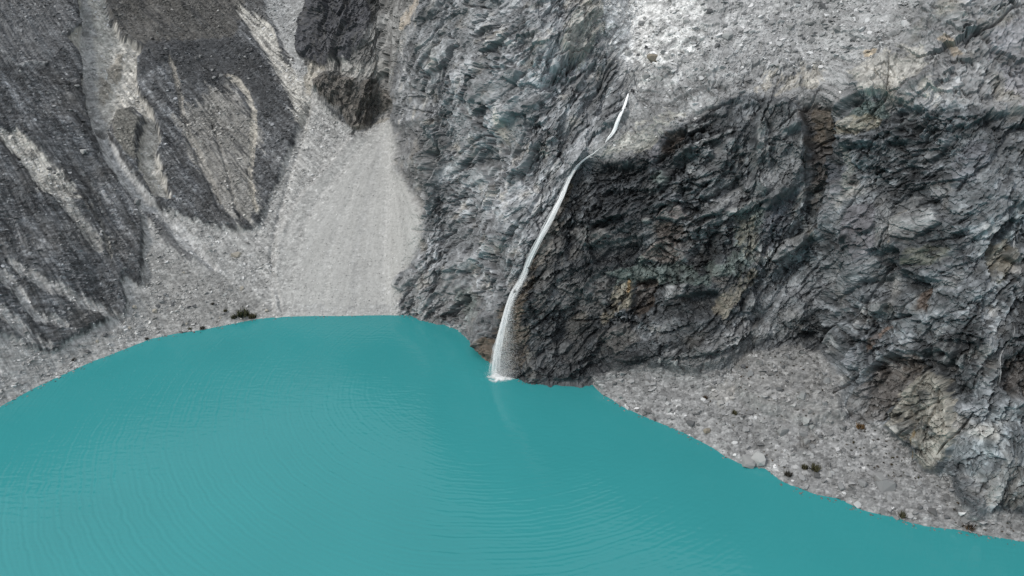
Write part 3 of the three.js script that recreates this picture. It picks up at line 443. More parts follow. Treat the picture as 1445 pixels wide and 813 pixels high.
// ---------------------------------------------------------------- terrain, broken surface and colour
const COL = new Float32Array(NV * 3);
const AMP = { [R_BUTT]: [1.5, .8, .5], [R_DARK]: [1.6, 1.0, .65], [R_BACK]: [1.8, 1, .5], [R_OUT]: [1.3, .8, .5], [R_BENCH]: [.6, .36, .3] };
const mixc = (o, r, g, b, w) => { o[0] += r * w; o[1] += g * w; o[2] += b * w; };
const SIGN = [.8, -.3, .8, -.5, .9, -.7, -.5, -.6];
const APEX = surface(BASE, 546, 168);
const rough = new Float32Array(NV);
for (let v = 0; v < NV; v++) {
  const x = BASE[v * 3], y = BASE[v * 3 + 1], z = BASE[v * 3 + 2]; let d = 0; const o = [0, 0, 0];
  // folded rock, every plate of it with a mineral tone of its own: plates on three scales, long in the direction of the foliation, bent by slow waves
  let rockD = 0, tone = 0, vein = 0, rw = 0;
  for (const q of zones) {
    const w = q.m[v]; if (w < 0.004) continue;
    const [a, b] = bent(v, q), L = q.len, A = AMP[q.reg], rq = Math.sqrt(L), rs = Math.pow(L, .3), fl = sstep(-.3, .3, noise(x / 12, y / 12, z / 12 + 20) + .3 * noise(x / 4, y / 4, z / 4 + 2)), flaky = calm[v] * (.14 + 1.15 * fl), big = A[0];
    let h = (q.reg === R_BENCH ? 0 : 2.2 * A[0] * noise(a / 46, b / 13, 5.5) + 1.3 * A[0] * (.5 - Math.abs(noise(a / 30, b / 8 + .4 * GRAIN[v], 15.5)) * 1.6)) + A[0] * (.6 * ridged(a / (19 * rq), b / (19 / rq), 3.3, 2) + .95 * facets(a / (8.5 * rq) + .2 * GRAIN[v], b / (8.5 / rq) + .12 * FINE[v], 11)); const plate = FC.id; h += .6 * A[0] * facets(a / (4.6 * rq) + .2 * GRAIN[v], b / (4.6 / rq) + .2 * FINE[v], 19);
    h += big * (1.2 * slabs(a, b + .5 * FINE[v], 13, 5.1) + .5 * slabs(a, b + .5 * FINE[v], 5.2, 17.3));
    const j1 = .5 * FINE[v], j2 = .3 * GRAIN[v];
    h += A[1] * flaky * facets(a / (2.9 * rq) + j2, b / (2.9 / rq) + j1, 23); const crack = FC.e;
    h += A[2] * flaky * facets(a / (1.25 * rs) + .6 * j1, b / (1.25 / rs) - j2, 37); const plate2 = FC.id;
    h += .5 * A[2] * (.3 + .7 * calm[v]) * facets(a / (.6 * rs), b / (.6 / rs) + .6 * j1, 51); const plate3 = FC.id;
    h += .26 * A[1] * ridged(a / (3.4 * rq), b / (2.4 / rq), 6.6, 4) - .3 * A[1] * (1 - sstep(0, .07, crack));
    rockD += w * h; rw += w; tone += w * (.35 + .75 * fl) * (plate * .35 + plate2 * .6 + plate3 * .75 - .85); vein += w * GRAIN[v];
  }
  d += rockD;
  // loose slopes: rills down the fall line, clods and pebbles
  const wm = soft[MORAINE][v], wf = soft[R_FAN][v], wb = soft[R_BEACH][v], wn = soft[R_BENCH][v];
  const al = x * acrossLeft.x + y * acrossLeft.y + z * acrossLeft.z, dl = x * fallLeft.x + y * fallLeft.y + z * fallLeft.z;
  let rill = 0;
  let cob = 0;
  if (wm + wb + wn + wf > .01) { const cu = x * .9 + z * .3, cv = y * 1.2 - z * .8; let c = .62 * cobbles(cu / .95, cv / .95, 71); const i1 = CB.id; c += .34 * cobbles(cu / .5 + 3, cv / .5, 83); cob = (i1 - .5) * .9 + (CB.id - .5) * .9; d += (wm * lerp(.4, 1.1, calm[v]) + .8 * wb + .9 * wn + .22 * wf) * c * (.5 + .8 * sstep(-.3, .4, noise(x / 8, y / 8, z / 8 + 4))); }
  if (wm > .004) { const wq = al + .6 * noise(x / 12, y / 12, z / 12); rill = ridged(wq / 3.4, dl / 42, 2.7, 3); const big = ridged(wq / 13, dl / 90, 6.1, 2); d += wm * calm[v] * (.8 * rill + 1.3 * big + .25 * ridged(wq / 1.1, dl / 9, 3.9, 2)); }
  if (wf > .004) { const f = x * fallFan.x + y * fallFan.y + z * fallFan.z, g = x * .94 + z * .2; d += wf * (.07 * fbm(Math.atan2(x - APEX[0], z - APEX[2]) * 34, f / 26, 5, 3) + .05 * fbm(x / .4, y / .4, z / .4, 2)); }
  if (wb > .004) d += wb * (1.3 * fbm(x / 8, y / 8, z / 8, 4) + .22 * fbm(x / .8, y / .8, z / .8, 3));
  if (wn > .004) d += wn * (.30 * fbm(x / .9, y / .9, z / .9, 3));
  d += relief[v] * (1 + .25 * noise(x / 2.5, y / 2.5, z / 2.5));
  const py = wpy[v], i = v % NX, low = sstep(0, 12, shoreOf[i] - pyOf(i, Math.floor(v / NX))); d *= lerp(.35, 1, low);
  { const n = i < NX - 1 ? v + 1 : v - 1, e = Math.hypot(BASE[n * 3] - x, BASE[n * 3 + 1] - y, BASE[n * 3 + 2] - z) / (DX * Math.hypot(x, y - CAM_H, z) / FPX); d /= 1 + .6 * Math.max(0, e - 2.2); }     // calmer where the wall turns away edge-on
  for (let k = 0; k < 3; k++) POS[v * 3 + k] = BASE[v * 3 + k] + PUSH[v * 3 + k] * d;

  // colour of the stone itself; where two kinds meet they interfinger along the grain
  const cw = []; { let t = 0; const g = 1.1 * GRAIN[v] + .9 * FINE[v]; for (let k = 0; k < NR; k++) { const q = soft[k][v]; cw[k] = q < .003 ? 0 : Math.pow(q * Math.exp(SIGN[k] * g), 4); t += cw[k]; } for (let k = 0; k < NR; k++) cw[k] /= t || 1; }
  const n1 = fbm(x / 5.5, y / 5.5, z / 5.5, 4), n2 = fbm(x / 1.1 + 40, y / 1.1, z / 1.1, 3), n3 = noise(x / .42, y / .42, z / .42 + 50), n4 = fbm(x / 16, y / 16, z / 16 + 9, 3);
  if (cw[MORAINE] > 0) { const k = .09 * Math.exp(.6 * n1 + 1.0 * GRAIN[v] + .9 * FINE[v] + .4 * n2 + .3 * n3 + 1.1 * cob), b = sstep(-.1, .5, n4); mixc(o, k * lerp(.96, 1.01, b), k, k * lerp(1.05, .99, b), cw[MORAINE]); const s = sstep(.30, .55, n2 + .25 * n3); mixc(o, s * .09, s * .09, s * .088, cw[MORAINE]); }
  if (cw[R_FAN] > 0) { const k = .362 * (1 + .10 * n1 + .13 * n2 + .16 * n3 + .14 * cob), ax = x - APEX[0], az = z - APEX[2], f = 1.6 * fbm(Math.atan2(ax, az) * 34, Math.hypot(ax, az) / 26, 5, 4); mixc(o, k * (1 + .13 * f), k * (1 + .13 * f), k * (.97 + .13 * f), cw[R_FAN]); }
  if (cw[R_BACK] > 0) { const k = .17 * Math.exp(.9 * n1 + .9 * vein + .7 * n2 + .8 * FINE[v]); mixc(o, k * 1.01, k, k * .97, cw[R_BACK]); }
  if (cw[R_BUTT] > 0) { const k = Math.min(.5, .205 * Math.exp(.9 * tone + .8 * vein + .8 * n2 + .3 * n3 + .9 * n4 + .7 * n1 + .7 * FINE[v])), b = sstep(.05, .5, n1); mixc(o, k * lerp(.965, 1.05, b), k, k * lerp(1.04, .91, b), cw[R_BUTT]); }
  if (cw[R_DARK] > 0) { const east = sstep(985, 1060, wpx[v]), k = Math.min(.42, .97 * lerp(.07, .132, east) * Math.exp(1.25 * tone + 1.0 * vein + .8 * n2 + .3 * n3 + 1.5 * n4 + 1.1 * n1 + .8 * FINE[v])), b = sstep(.05, .45, n1), g = sstep(.1, .5, n4); mixc(o, k * lerp(.93, 1.02, b) * lerp(1, .95, g), k, k * lerp(1.06, .96, b), cw[R_DARK]); }
  if (cw[R_BENCH] > 0) { const bed = sstep(75, 135, wpy[v] + 30 * n1), k = lerp(.3, .235, bed) * Math.exp(.4 * n1 + .3 * n2 + .3 * n3 + lerp(.3, .8, bed) * vein + lerp(.25, .6, bed) * tone + lerp(.32, .1, bed) * cob); mixc(o, k * .985, k, k * 1.005, cw[R_BENCH]); }
  if (cw[R_OUT] > 0) { const k = Math.min(.5, .235 * Math.exp(.6 * tone + .6 * vein + .5 * n2 + .3 * n3 + .3 * n4 + .5 * FINE[v])), b = sstep(0, .5, n1); mixc(o, k * lerp(.98, 1.04, b), k, k * lerp(1.02, .9, b), cw[R_OUT]); }
  if (cw[R_BEACH] > 0) { const k = .212 * Math.exp(.4 * n1 + .4 * n4 + .3 * n2 + .3 * n3 + .75 * cob); mixc(o, k * .99, k, k, cw[R_BEACH]); }
  const a = tintA[v] * .95, m = clamp(Math.exp(.55 * vein + .5 * n2 + .3 * n3 + .5 * tone + .55 * FINE[v] + .5 * cob), .25, 2.4);
  for (let k = 0; k < 3; k++) COL[v * 3 + k] = lerp(o[k], tint[v * 3 + k] * m, a);
  // water marks run straight down the wet wall under the overhangs
  const ws = soft[R_DARK][v]; if (ws > .05) { const s = fbm(x / .9 + 3 * noise(x / 12, y / 30, 2), y / 16, z / 3, 3), t = ws * sstep(.12, .42, s) * sstep(-.1, .3, noise(x / 14, y / 14, 8.8)) * .6; for (let k = 0; k < 3; k++) COL[v * 3 + k] = lerp(COL[v * 3 + k], [.024, .027, .028][k], t); }
}
console.log('terrain shaped');
const NORM = normals(POS);
const ground = new THREE.MeshStandardMaterial({ vertexColors: true, roughness: .93, side: THREE.DoubleSide });
const wetRock = new THREE.MeshPhysicalMaterial({ vertexColors: true, roughness: .5, specularIntensity: .45, side: THREE.DoubleSide });
const PIECES = [
  [MORAINE, 'moraine_slope', 'dark gravel moraine slope with pale erosion gullies above the lake', ground],
  [R_FAN, 'scree_fan', 'smooth pale scree fan running down to the far shore of the lake', ground],
  [R_BACK, 'headwall', 'dark broken headwall above the tip of the pale scree fan', ground],
  [R_BUTT, 'rock_buttress', 'grey streaked rock buttress between the scree fan and the waterfall', ground],
  [R_DARK, 'cliff', 'dark wet cliff with overhangs beside the waterfall', wetRock],
  [R_BENCH, 'rocky_bench', 'light grey debris covered bench above the waterfall and dark cliff', ground],
  [R_OUT, 'rock_outcrop', 'pale fractured rock outcrop above the overhang of the dark cliff', ground],
  [R_BEACH, 'gravel_shore', 'grey gravel shore below the dark cliff', ground],
];
// the sheet is cut into its pieces of terrain along the region borders
const cellRegion = new Uint8Array((NX - 1) * (ROWS - 1));
for (let j = 0; j < ROWS - 1; j++) for (let i = 0; i < NX - 1; i++) cellRegion[j * (NX - 1) + i] = regionOf[j * NX + i];
const coarse = 34;                                 // rows above the picture: the mountain goes on, coarser
for (const [reg, name, label, mat] of PIECES) {
  const map = new Int32Array(NV).fill(-1), pos = [], nor = [], col = [], idx = []; let n = 0;
  const put = (v) => { if (map[v] < 0) { map[v] = n++; for (let k = 0; k < 3; k++) { pos.push(POS[v * 3 + k]); nor.push(NORM[v * 3 + k]); col.push(Math.max(.008, COL[v * 3 + k])); } } return map[v]; };
  for (let j = 0; j < ROWS - 1; j++) for (let i = 0; i < NX - 1; i++) if (cellRegion[j * (NX - 1) + i] === reg) { const a = j * NX + i, b = a + 1, c = a + NX, d = c + 1; const A = put(a), B = put(b), Cc = put(c), D = put(d); idx.push(A, B, D, A, D, Cc); }
  const g = new THREE.BufferGeometry(); g.setAttribute('position', new THREE.Float32BufferAttribute(pos, 3)); if (reg === R_FAN) g.setAttribute('normal', new THREE.Float32BufferAttribute(nor, 3)); g.setAttribute('color', new THREE.Float32BufferAttribute(col, 3)); g.setIndex(idx);      // rock stays unsmoothed, so that it breaks along its faces
  const m = new THREE.Mesh(g, mat); m.name = name; tag(m, label, name === 'cliff' ? 'cliff' : 'terrain', null, 'structure'); scene.add(shadows(m));
}
{ // the mountainside above the picture, met by the sky and mirrored in the lake
  const cols = Math.floor((NX - 1) / 7) + 1, pos = [], col = [], idx = [];
  for (let k = 0; k <= coarse; k++) for (let c = 0; c < cols; c++) {
    const i = Math.min(NX - 1, c * 7), v = (ROWS - 1) * NX + i, h = k / coarse, out = 260 * h * h + 60 * h, [rx, rz] = ray(pxOf(i), TOP);
    const x = POS[v * 3] + rx * out, z = POS[v * 3 + 2] + rz * out, lift = out * (.78 + .1 * noise(x / 60, z / 60, 3)) * (1 - .25 * h), e = sstep(0, .15, h) * 10 * ridged(x / 45, z / 45, 2.2, 4);
    pos.push(x, POS[v * 3 + 1] + lift + e, z); const t = .2 + .12 * fbm(x / 14, z / 14, 5, 3); col.push(t, t, t);
    if (k < coarse && c < cols - 1) { const a = k * cols + c; idx.push(a, a + 1, a + cols + 1, a, a + cols + 1, a + cols); }
  }
  const g = new THREE.BufferGeometry(); g.setAttribute('position', new THREE.Float32BufferAttribute(pos, 3)); g.setAttribute('color', new THREE.Float32BufferAttribute(col, 3)); g.setIndex(idx); g.computeVertexNormals();
  const m = new THREE.Mesh(g, ground); m.name = 'mountainside'; tag(m, 'grey mountainside rising on above the cliffs and moraine', 'terrain', null, 'structure'); scene.add(shadows(m));
}

// ---------------------------------------------------------------- the lake
const [FX, FZ] = onWater(702, 529);               // where the fall strikes the lake
{
  const NRAD = 260, NANG = 240, pos = [], nor = [], col = [], uv = [], idx = [];
  const radius = (k) => k < 200 ? k * 1.05 : 210 + Math.pow((k - 200) / 60, 2) * 480 + (k - 200);
  const SIDE = 2048, SPAN = 340, UX = FX - 210, UZ = FZ - 110;
  const wave = (x, z) => {
    const r = Math.hypot(x - FX, z - FZ), w1 = fbm(x / 30, z / 30, 1, 2), patchy = .5 + .5 * sstep(-.3, .5, noise(x / 30, z / 17, 6.5)), rr = r + 1.6 * w1 + .4 * noise(x / 5, z / 3, 8);
    const fade = sstep(6, 60, r) * (1 - .7 * sstep(130, 200, r));
    let h = fade * patchy * (.0085 * Math.sin(rr * 5.4) + .008 * Math.sin(rr * 7.6 + 5 * w1) + .006 * Math.sin(rr * 4.0 + 2));
    h += .016 * noise(x / 2.6, z / .7, 3.1) * (.3 + .7 * patchy) + .006 * noise(x / .9, z / .45, 9.1);
    h += (1 - sstep(0, 9, r)) * .05 * noise(x / .6, z / .6, 4.4);
    return h;
  };
  for (let k = 0; k <= NRAD; k++) for (let a = 0; a <= NANG; a++) {
    const r = radius(k), t = a / NANG * 2 * Math.PI, x = FX + r * Math.cos(t), z = FZ + r * Math.sin(t);
    pos.push(x, 0, z); nor.push(0, 1, 0); uv.push((x - UX) / SPAN, (z - UZ) / SPAN);
    const silt = 1 + .07 * fbm(x / 22, z / 22, 2.2, 3); col.push(.034 * silt, .244 * silt, .255 * silt);          // suspended rock flour, a little uneven
    if (k < NRAD && a < NANG) { const p = k * (NANG + 1) + a; idx.push(p, p + 1, p + NANG + 2, p, p + NANG + 2, p + NANG + 1); }
  }
  const ripples = new Float32Array(SIDE * SIDE);
  for (let j = 0; j < SIDE; j++) for (let i = 0; i < SIDE; i++) ripples[j * SIDE + i] = .5 + 5 * wave(UX + (i + .5) / SIDE * SPAN, UZ + (j + .5) / SIDE * SPAN);
  const bump = new THREE.DataTexture(ripples, SIDE, SIDE, THREE.RedFormat, THREE.FloatType); bump.magFilter = THREE.LinearFilter; bump.wrapS = bump.wrapT = THREE.MirroredRepeatWrapping; bump.needsUpdate = true;
  const g = new THREE.BufferGeometry(); g.setAttribute('position', new THREE.Float32BufferAttribute(pos, 3)); g.setAttribute('normal', new THREE.Float32BufferAttribute(nor, 3)); g.setAttribute('uv', new THREE.Float32BufferAttribute(uv, 2)); g.setAttribute('color', new THREE.Float32BufferAttribute(col, 3)); g.setIndex(idx);
  const m = new THREE.Mesh(g, new THREE.MeshPhysicalMaterial({ bumpMap: bump, bumpScale: .2, vertexColors: true, roughness: .10, ior: 1.33, side: THREE.DoubleSide })); m.name = 'lake_water'; tag(m, 'milky turquoise glacial lake with fine rings of ripples', 'lake', null, 'structure'); m.receiveShadow = true; scene.add(m);
}
console.log('lake built');

// ---------------------------------------------------------------- falling water
const V3 = (a) => new THREE.Vector3(...a);
const foamWhite = new THREE.MeshStandardMaterial({ color: new THREE.Color().setRGB(.9, .91, .91), roughness: .75, side: THREE.DoubleSide, name: 'white water' });
const veil = new THREE.MeshStandardMaterial({ color: new THREE.Color().setRGB(.9, .91, .91), roughness: .8, transparent: true, vertexColors: true, side: THREE.DoubleSide, depthWrite: false, name: 'thin water' });
// a course: pixels of the stream, each put on the rock and lifted off it by `off` metres; [px, py, half width px, off]
function course(list, foot) {
  const p = list.map(([x, y, w, off]) => { const a = V3(surface(POS, x, y)), toCam = camera.position.clone().sub(a); const dist = toCam.length(); return { p: a.addScaledVector(toCam.normalize(), off), w: .72 * w * dist / FPX }; });
  if (foot) { const a = p[p.length - 1], n = 5; for (let k = 1; k <= n; k++) { const f = k / n; p.push({ p: new THREE.Vector3(lerp(a.p.x, foot.x, 1 - Math.pow(1 - f, 1.6)), lerp(a.p.y, foot.y, Math.pow(f, 1.08)), lerp(a.p.z, foot.z, 1 - Math.pow(1 - f, 1.6))), w: a.w * (1 + .3 * f) }); } }
  const curve = new THREE.CatmullRomCurve3(p.map((q) => q.p), false, 'centripetal'), n = p.length - 1;
  return { at: (t) => curve.getPoint(clamp(t)), w: (t) => { const f = clamp(t) * n, i = Math.min(n - 1, Math.floor(f)); return lerp(p[i].w, p[i + 1].w, f - i); }, length: curve.getLength() };
}
function strand(c, t0, t1, u0, u1, width, depth, seed, alpha, arr) {     // one ribbon of water, ragged along its length
  const n = Math.max(6, Math.round((t1 - t0) * c.length / .45)), start = arr.pos.length / 3;
  for (let k = 0; k <= n; k++) {
    const f = k / n, t = lerp(t0, t1, f), p = c.at(t), q = c.at(t + .01), o = c.at(t - .01), w = c.w(t);
    const dir = q.sub(o).normalize(), view = camera.position.clone().sub(p).normalize(), side = dir.clone().cross(view).normalize(), out = side.clone().cross(dir).normalize();
    const u = lerp(u0, u1, f) * w + .22 * w * noise(t * c.length / 3, seed * 7.3, 1.1), d = depth + .18 * noise(t * c.length / 1.2, seed * 3.1, 5.5), ww = width * w * Math.pow(Math.sin(Math.PI * clamp(f, .03, .97)), .35) * (1 + .5 * noise(t * c.length / .9, seed * 5.7, 9.9)) * .5;
    const a = clamp(alpha * (.75 + .8 * noise(t * c.length / 1.6, seed * 11.3, 2.2)) * Math.min(1, 8 * f, 8 * (1 - f)), .0, 1);
    for (const s of [-1, 0, 1]) { const z = p.clone().addScaledVector(side, u + s * ww).addScaledVector(out, d + (s ? 0 : .3 * ww)); arr.pos.push(z.x, z.y, z.z); arr.col.push(1, 1, 1, s ? a * .55 : a); }
    if (k < n) for (const s of [0, 1]) { const b = start + k * 3 + s; arr.idx.push(b, b + 1, b + 4, b, b + 4, b + 3); }
  }
}
function ribbons(name, parent, mat, make, label) {
  const arr = { pos: [], col: [], idx: [] }; make(arr);
  const g = new THREE.BufferGeometry(); g.setAttribute('position', new THREE.Float32BufferAttribute(arr.pos, 3)); if (mat.vertexColors) g.setAttribute('color', new THREE.Float32BufferAttribute(arr.col, 4)); g.setIndex(arr.idx); g.computeVertexNormals();
  const m = new THREE.Mesh(g, mat); m.name = name; if (label) m.userData.label = label; parent.add(m); return m;
}
{
  const r = rng(91), fall = new THREE.Group(); fall.name = 'waterfall'; tag(fall, 'tall white waterfall running down the rock groove into the turquoise lake', 'waterfall'); scene.add(fall);
  const upper = course([[886, 134, 1.5, .3], [884, 142, 3.5, .35], [880, 155, 4.6, .4], [873, 172, 5, .4], [867, 186, 5.5, .4], [860, 196, 3.5, .3], [855, 203, 1.5, .2]]);
  const lower = course([[853, 206, 1.6, .4], [840, 215, 1.6, .45], [824, 225, 2.6, .45], [813, 236, 4.5, .5], [804, 250, 5.5, .6], [793, 275, 6, .7], [780, 302, 6, .8], [763, 335, 6, .8], [748, 364, 6, .9], [733, 394, 6, 1], [721, 420, 6, 1.1]], new THREE.Vector3(FX - .4, .02, FZ + .5));
  ribbons('upper_cascade', fall, foamWhite, (a) => { for (let k = 0; k < 9; k++) strand(upper, r() * .04, 1 - r() * .1, (r() - .5) * 1.1, (r() - .5) * 1.1, .5, r() * .25, r() * 99, 1, a); });
  ribbons('main_fall', fall, foamWhite, (a) => { for (let k = 0; k < 34; k++) { const t = Math.pow(r(), 1.2) * .7; strand(lower, t, Math.min(.98, t + .18 + .3 * r()), (r() - .5) * 1.2, (r() - .5) * 1.0, .3, r() * .3, r() * 99, 1, a); } });
  ribbons('veil', fall, veil, (a) => { for (let k = 0; k < 40; k++) { const t = r() * .75; strand(lower, t, Math.min(1, t + .25 + r() * .4), (r() - .5) * 2.1, (r() - .5) * 2.1, .4, .1 + r() * .5, r() * 99, .5, a); } for (let k = 0; k < 12; k++) strand(lower, .6 + r() * .2, 1, (r() - .3) * 1.2, (r() - .1) * 2.2, .5, .2 + r() * .6, r() * 99, .5, a); });
  // spray: single drops, each far smaller than a pixel
  const drop = new THREE.TetrahedronGeometry(1), N = 34000, spray = new THREE.InstancedMesh(drop, foamWhite, N), m4 = new THREE.Matrix4(), e = new THREE.Euler();
  const foot = lower.at(1); foot.y = 0;
  for (let k = 0; k < N; k++) {
    const t = 1 - Math.pow(r(), 1.6) * .42, p = lower.at(t), g = () => (r() + r() + r() - 1.5) * 1.2, w = lower.w(t) * (1 + 1.2 * sstep(.8, 1, t));
    p.x += g() * w + sstep(.55, 1, t) * Math.abs(g()) * 3.2; p.y = Math.max(.03, p.y + g() * .8); p.z += g() * .9 + .5; const s = .014 + .024 * r();
    m4.makeRotationFromEuler(e.set(r() * 6, r() * 6, r() * 6)).scale(new THREE.Vector3(s, s, s)).setPosition(p); spray.setMatrixAt(k, m4);
  }
  spray.name = 'spray'; spray.userData.kind = 'stuff'; fall.add(spray);
  // foam where it strikes, thinning out over the lake
  const pos = [], col = [], idx = [], na = 60, nk = 14;
  for (let k = 0; k <= nk; k++) for (let a = 0; a <= na; a++) { const t = a / na * 6.2832, R = 3.0 * (1 + .35 * noise(Math.cos(t) * 1.5, Math.sin(t) * 1.5, 3)) * k / nk, x = FX + .8 + R * Math.cos(t) * 1.25, z = FZ + .4 + R * Math.sin(t); pos.push(x, .03 + .05 * (1 - k / nk) * (.5 + noise(x * 2, z * 2, 1)), z); col.push(1, 1, 1, clamp((1.6 - 1.7 * k / nk) + 1.0 * fbm(x * 1.1, z * 1.1, 4, 3))); if (k < nk && a < na) { const p = k * (na + 1) + a; idx.push(p, p + na + 1, p + na + 2, p, p + na + 2, p + 1); } }
  const g = new THREE.BufferGeometry(); g.setAttribute('position', new THREE.Float32BufferAttribute(pos, 3)); g.setAttribute('color', new THREE.Float32BufferAttribute(col, 4)); g.setIndex(idx); g.computeVertexNormals();
  const f = new THREE.Mesh(g, veil); f.name = 'foam'; fall.add(f); shadows(fall);
  // thin streams on the walls
  const thin = (label, list, n, group) => { const c = course(list), o = ribbons(numbered('trickle'), scene, veil, (a) => { for (let k = 0; k < n; k++) { const t = r() * .5; strand(c, t, Math.min(1, t + .35 + r() * .5), (r() - .5) * 1.6, (r() - .5) * 2.4, .5, r() * .12, r() * 99, .24, a); } strand(c, 0, 1, 0, 0, .6, .1, r() * 99, .15, a); }); tag(o, label, 'stream', group); };
  thin('thin white trickle forking beside the brown stained rock on the dark cliff', [[1446, 322, 1.2, .3], [1438, 335, 1.6, .3], [1432, 350, 1.6, .3], [1436, 368, 1.4, .3], [1434, 388, 1.2, .3]], 4);
  thin('thin white trickle falling over the dark hollow above the pale outcrop', [[1428, 452, 1, .3], [1425, 470, 1.4, .3], [1420, 490, 1.4, .3], [1408, 505, 1.8, .3], [1405, 525, 2, .5], [1403, 548, 2, .5]], 5);
  thin('short white trickle in the crack of the pale outcrop', [[1427, 16, 1, .3], [1430, 26, 1.2, .3], [1433, 38, 1, .3]], 2);
  thin('faint stream falling behind the tip of the pale scree fan', [[582, 2, 1.6, .3], [572, 40, 1.8, .3], [570, 62, 2, .3], [556, 90, 2, .3], [549, 118, 1.8, .4], [547, 145, 1.4, .4], [546, 163, 1, .3]], 5);
  thin('white threads of water sliding down the rock beside the waterfall', [[794, 228, 1.2, .2], [783, 244, 1.6, .2], [772, 262, 1.8, .2], [764, 280, 1.4, .2], [753, 303, 1.2, .2]], 3);
}
console.log('water falls');

// ---------------------------------------------------------------- boulders, stones, tufts
const FINALN = NORM;
const shapes = [];
{ const r = rng(1234);
  for (let k = 0; k < 18; k++) {
    const n = k < 8 ? 10 + k : k < 12 ? 18 : 21, pts = []; for (let i = 0; i < n; i++) { const z = r() * 2 - 1, a = r() * 6.2832, s = Math.sqrt(1 - z * z), q = .78 + .3 * r(); pts.push(new THREE.Vector3(s * Math.cos(a) * q, clamp(z * q, -.62, .62), s * Math.sin(a) * q)); }
    shapes.push(new ConvexGeometry(pts)); } }
const pebbleShapes = []; { const r = rng(4321); for (let k = 0; k < 5; k++) { const pts = []; for (let i = 0; i < 9; i++) { const z = r() * 2 - 1, a = r() * 6.2832, s = Math.sqrt(1 - z * z); pts.push(new THREE.Vector3(s * Math.cos(a), z * .62, s * Math.sin(a) * .85)); } pebbleShapes.push(new ConvexGeometry(pts)); } }
const stoneMat = (r, g, b) => new THREE.MeshStandardMaterial({ color: new THREE.Color().setRGB(r, g, b), roughness: .92 });
const TONES = { pale: stoneMat(.33, .335, .33), light: stoneMat(.25, .253, .25), mid: stoneMat(.2, .204, .205), dark: stoneMat(.1, .102, .105), brown: stoneMat(.22, .195, .155), tan: stoneMat(.33, .305, .26), black: stoneMat(.05, .05, .053) };
const rb = rng(2024);
function rest(px, py) { const p = surface(POS, px, py), fi = clamp(Math.round((px - X0) / DX), 0, NX - 1), s = shoreOf[fi], fj = clamp(Math.round(UNDER + (s - py) / (s - TOP) * NJ), 0, ROWS - 1), v = fj * NX + fi; return { p: V3(p), n: new THREE.Vector3(NORM[v * 3], NORM[v * 3 + 1], NORM[v * 3 + 2]), v }; }
// py is the foot of the boulder; wide and tall in pixels of the photograph give metres at its distance
function boulder(px, py, wide, tall, tone, label, group, shape) {
  const { p } = rest(px, py), m = p.distanceTo(camera.position) / FPX, w = wide * m / 2, h = tall * m / 1.1 ;
  const o = new THREE.Mesh(shapes[shape ?? Math.floor(rb() * 12)], TONES[tone]); o.name = numbered('boulder');
  o.scale.set(w / .95, h * .85, w * (.75 + .35 * rb())); o.rotation.set((rb() - .5) * .35, rb() * 6.28, (rb() - .5) * .35); o.position.copy(p); o.position.y += h * .28; o.position.z -= w * .3;
  tag(o, label, 'boulder', group); scene.add(shadows(o)); return o;
}
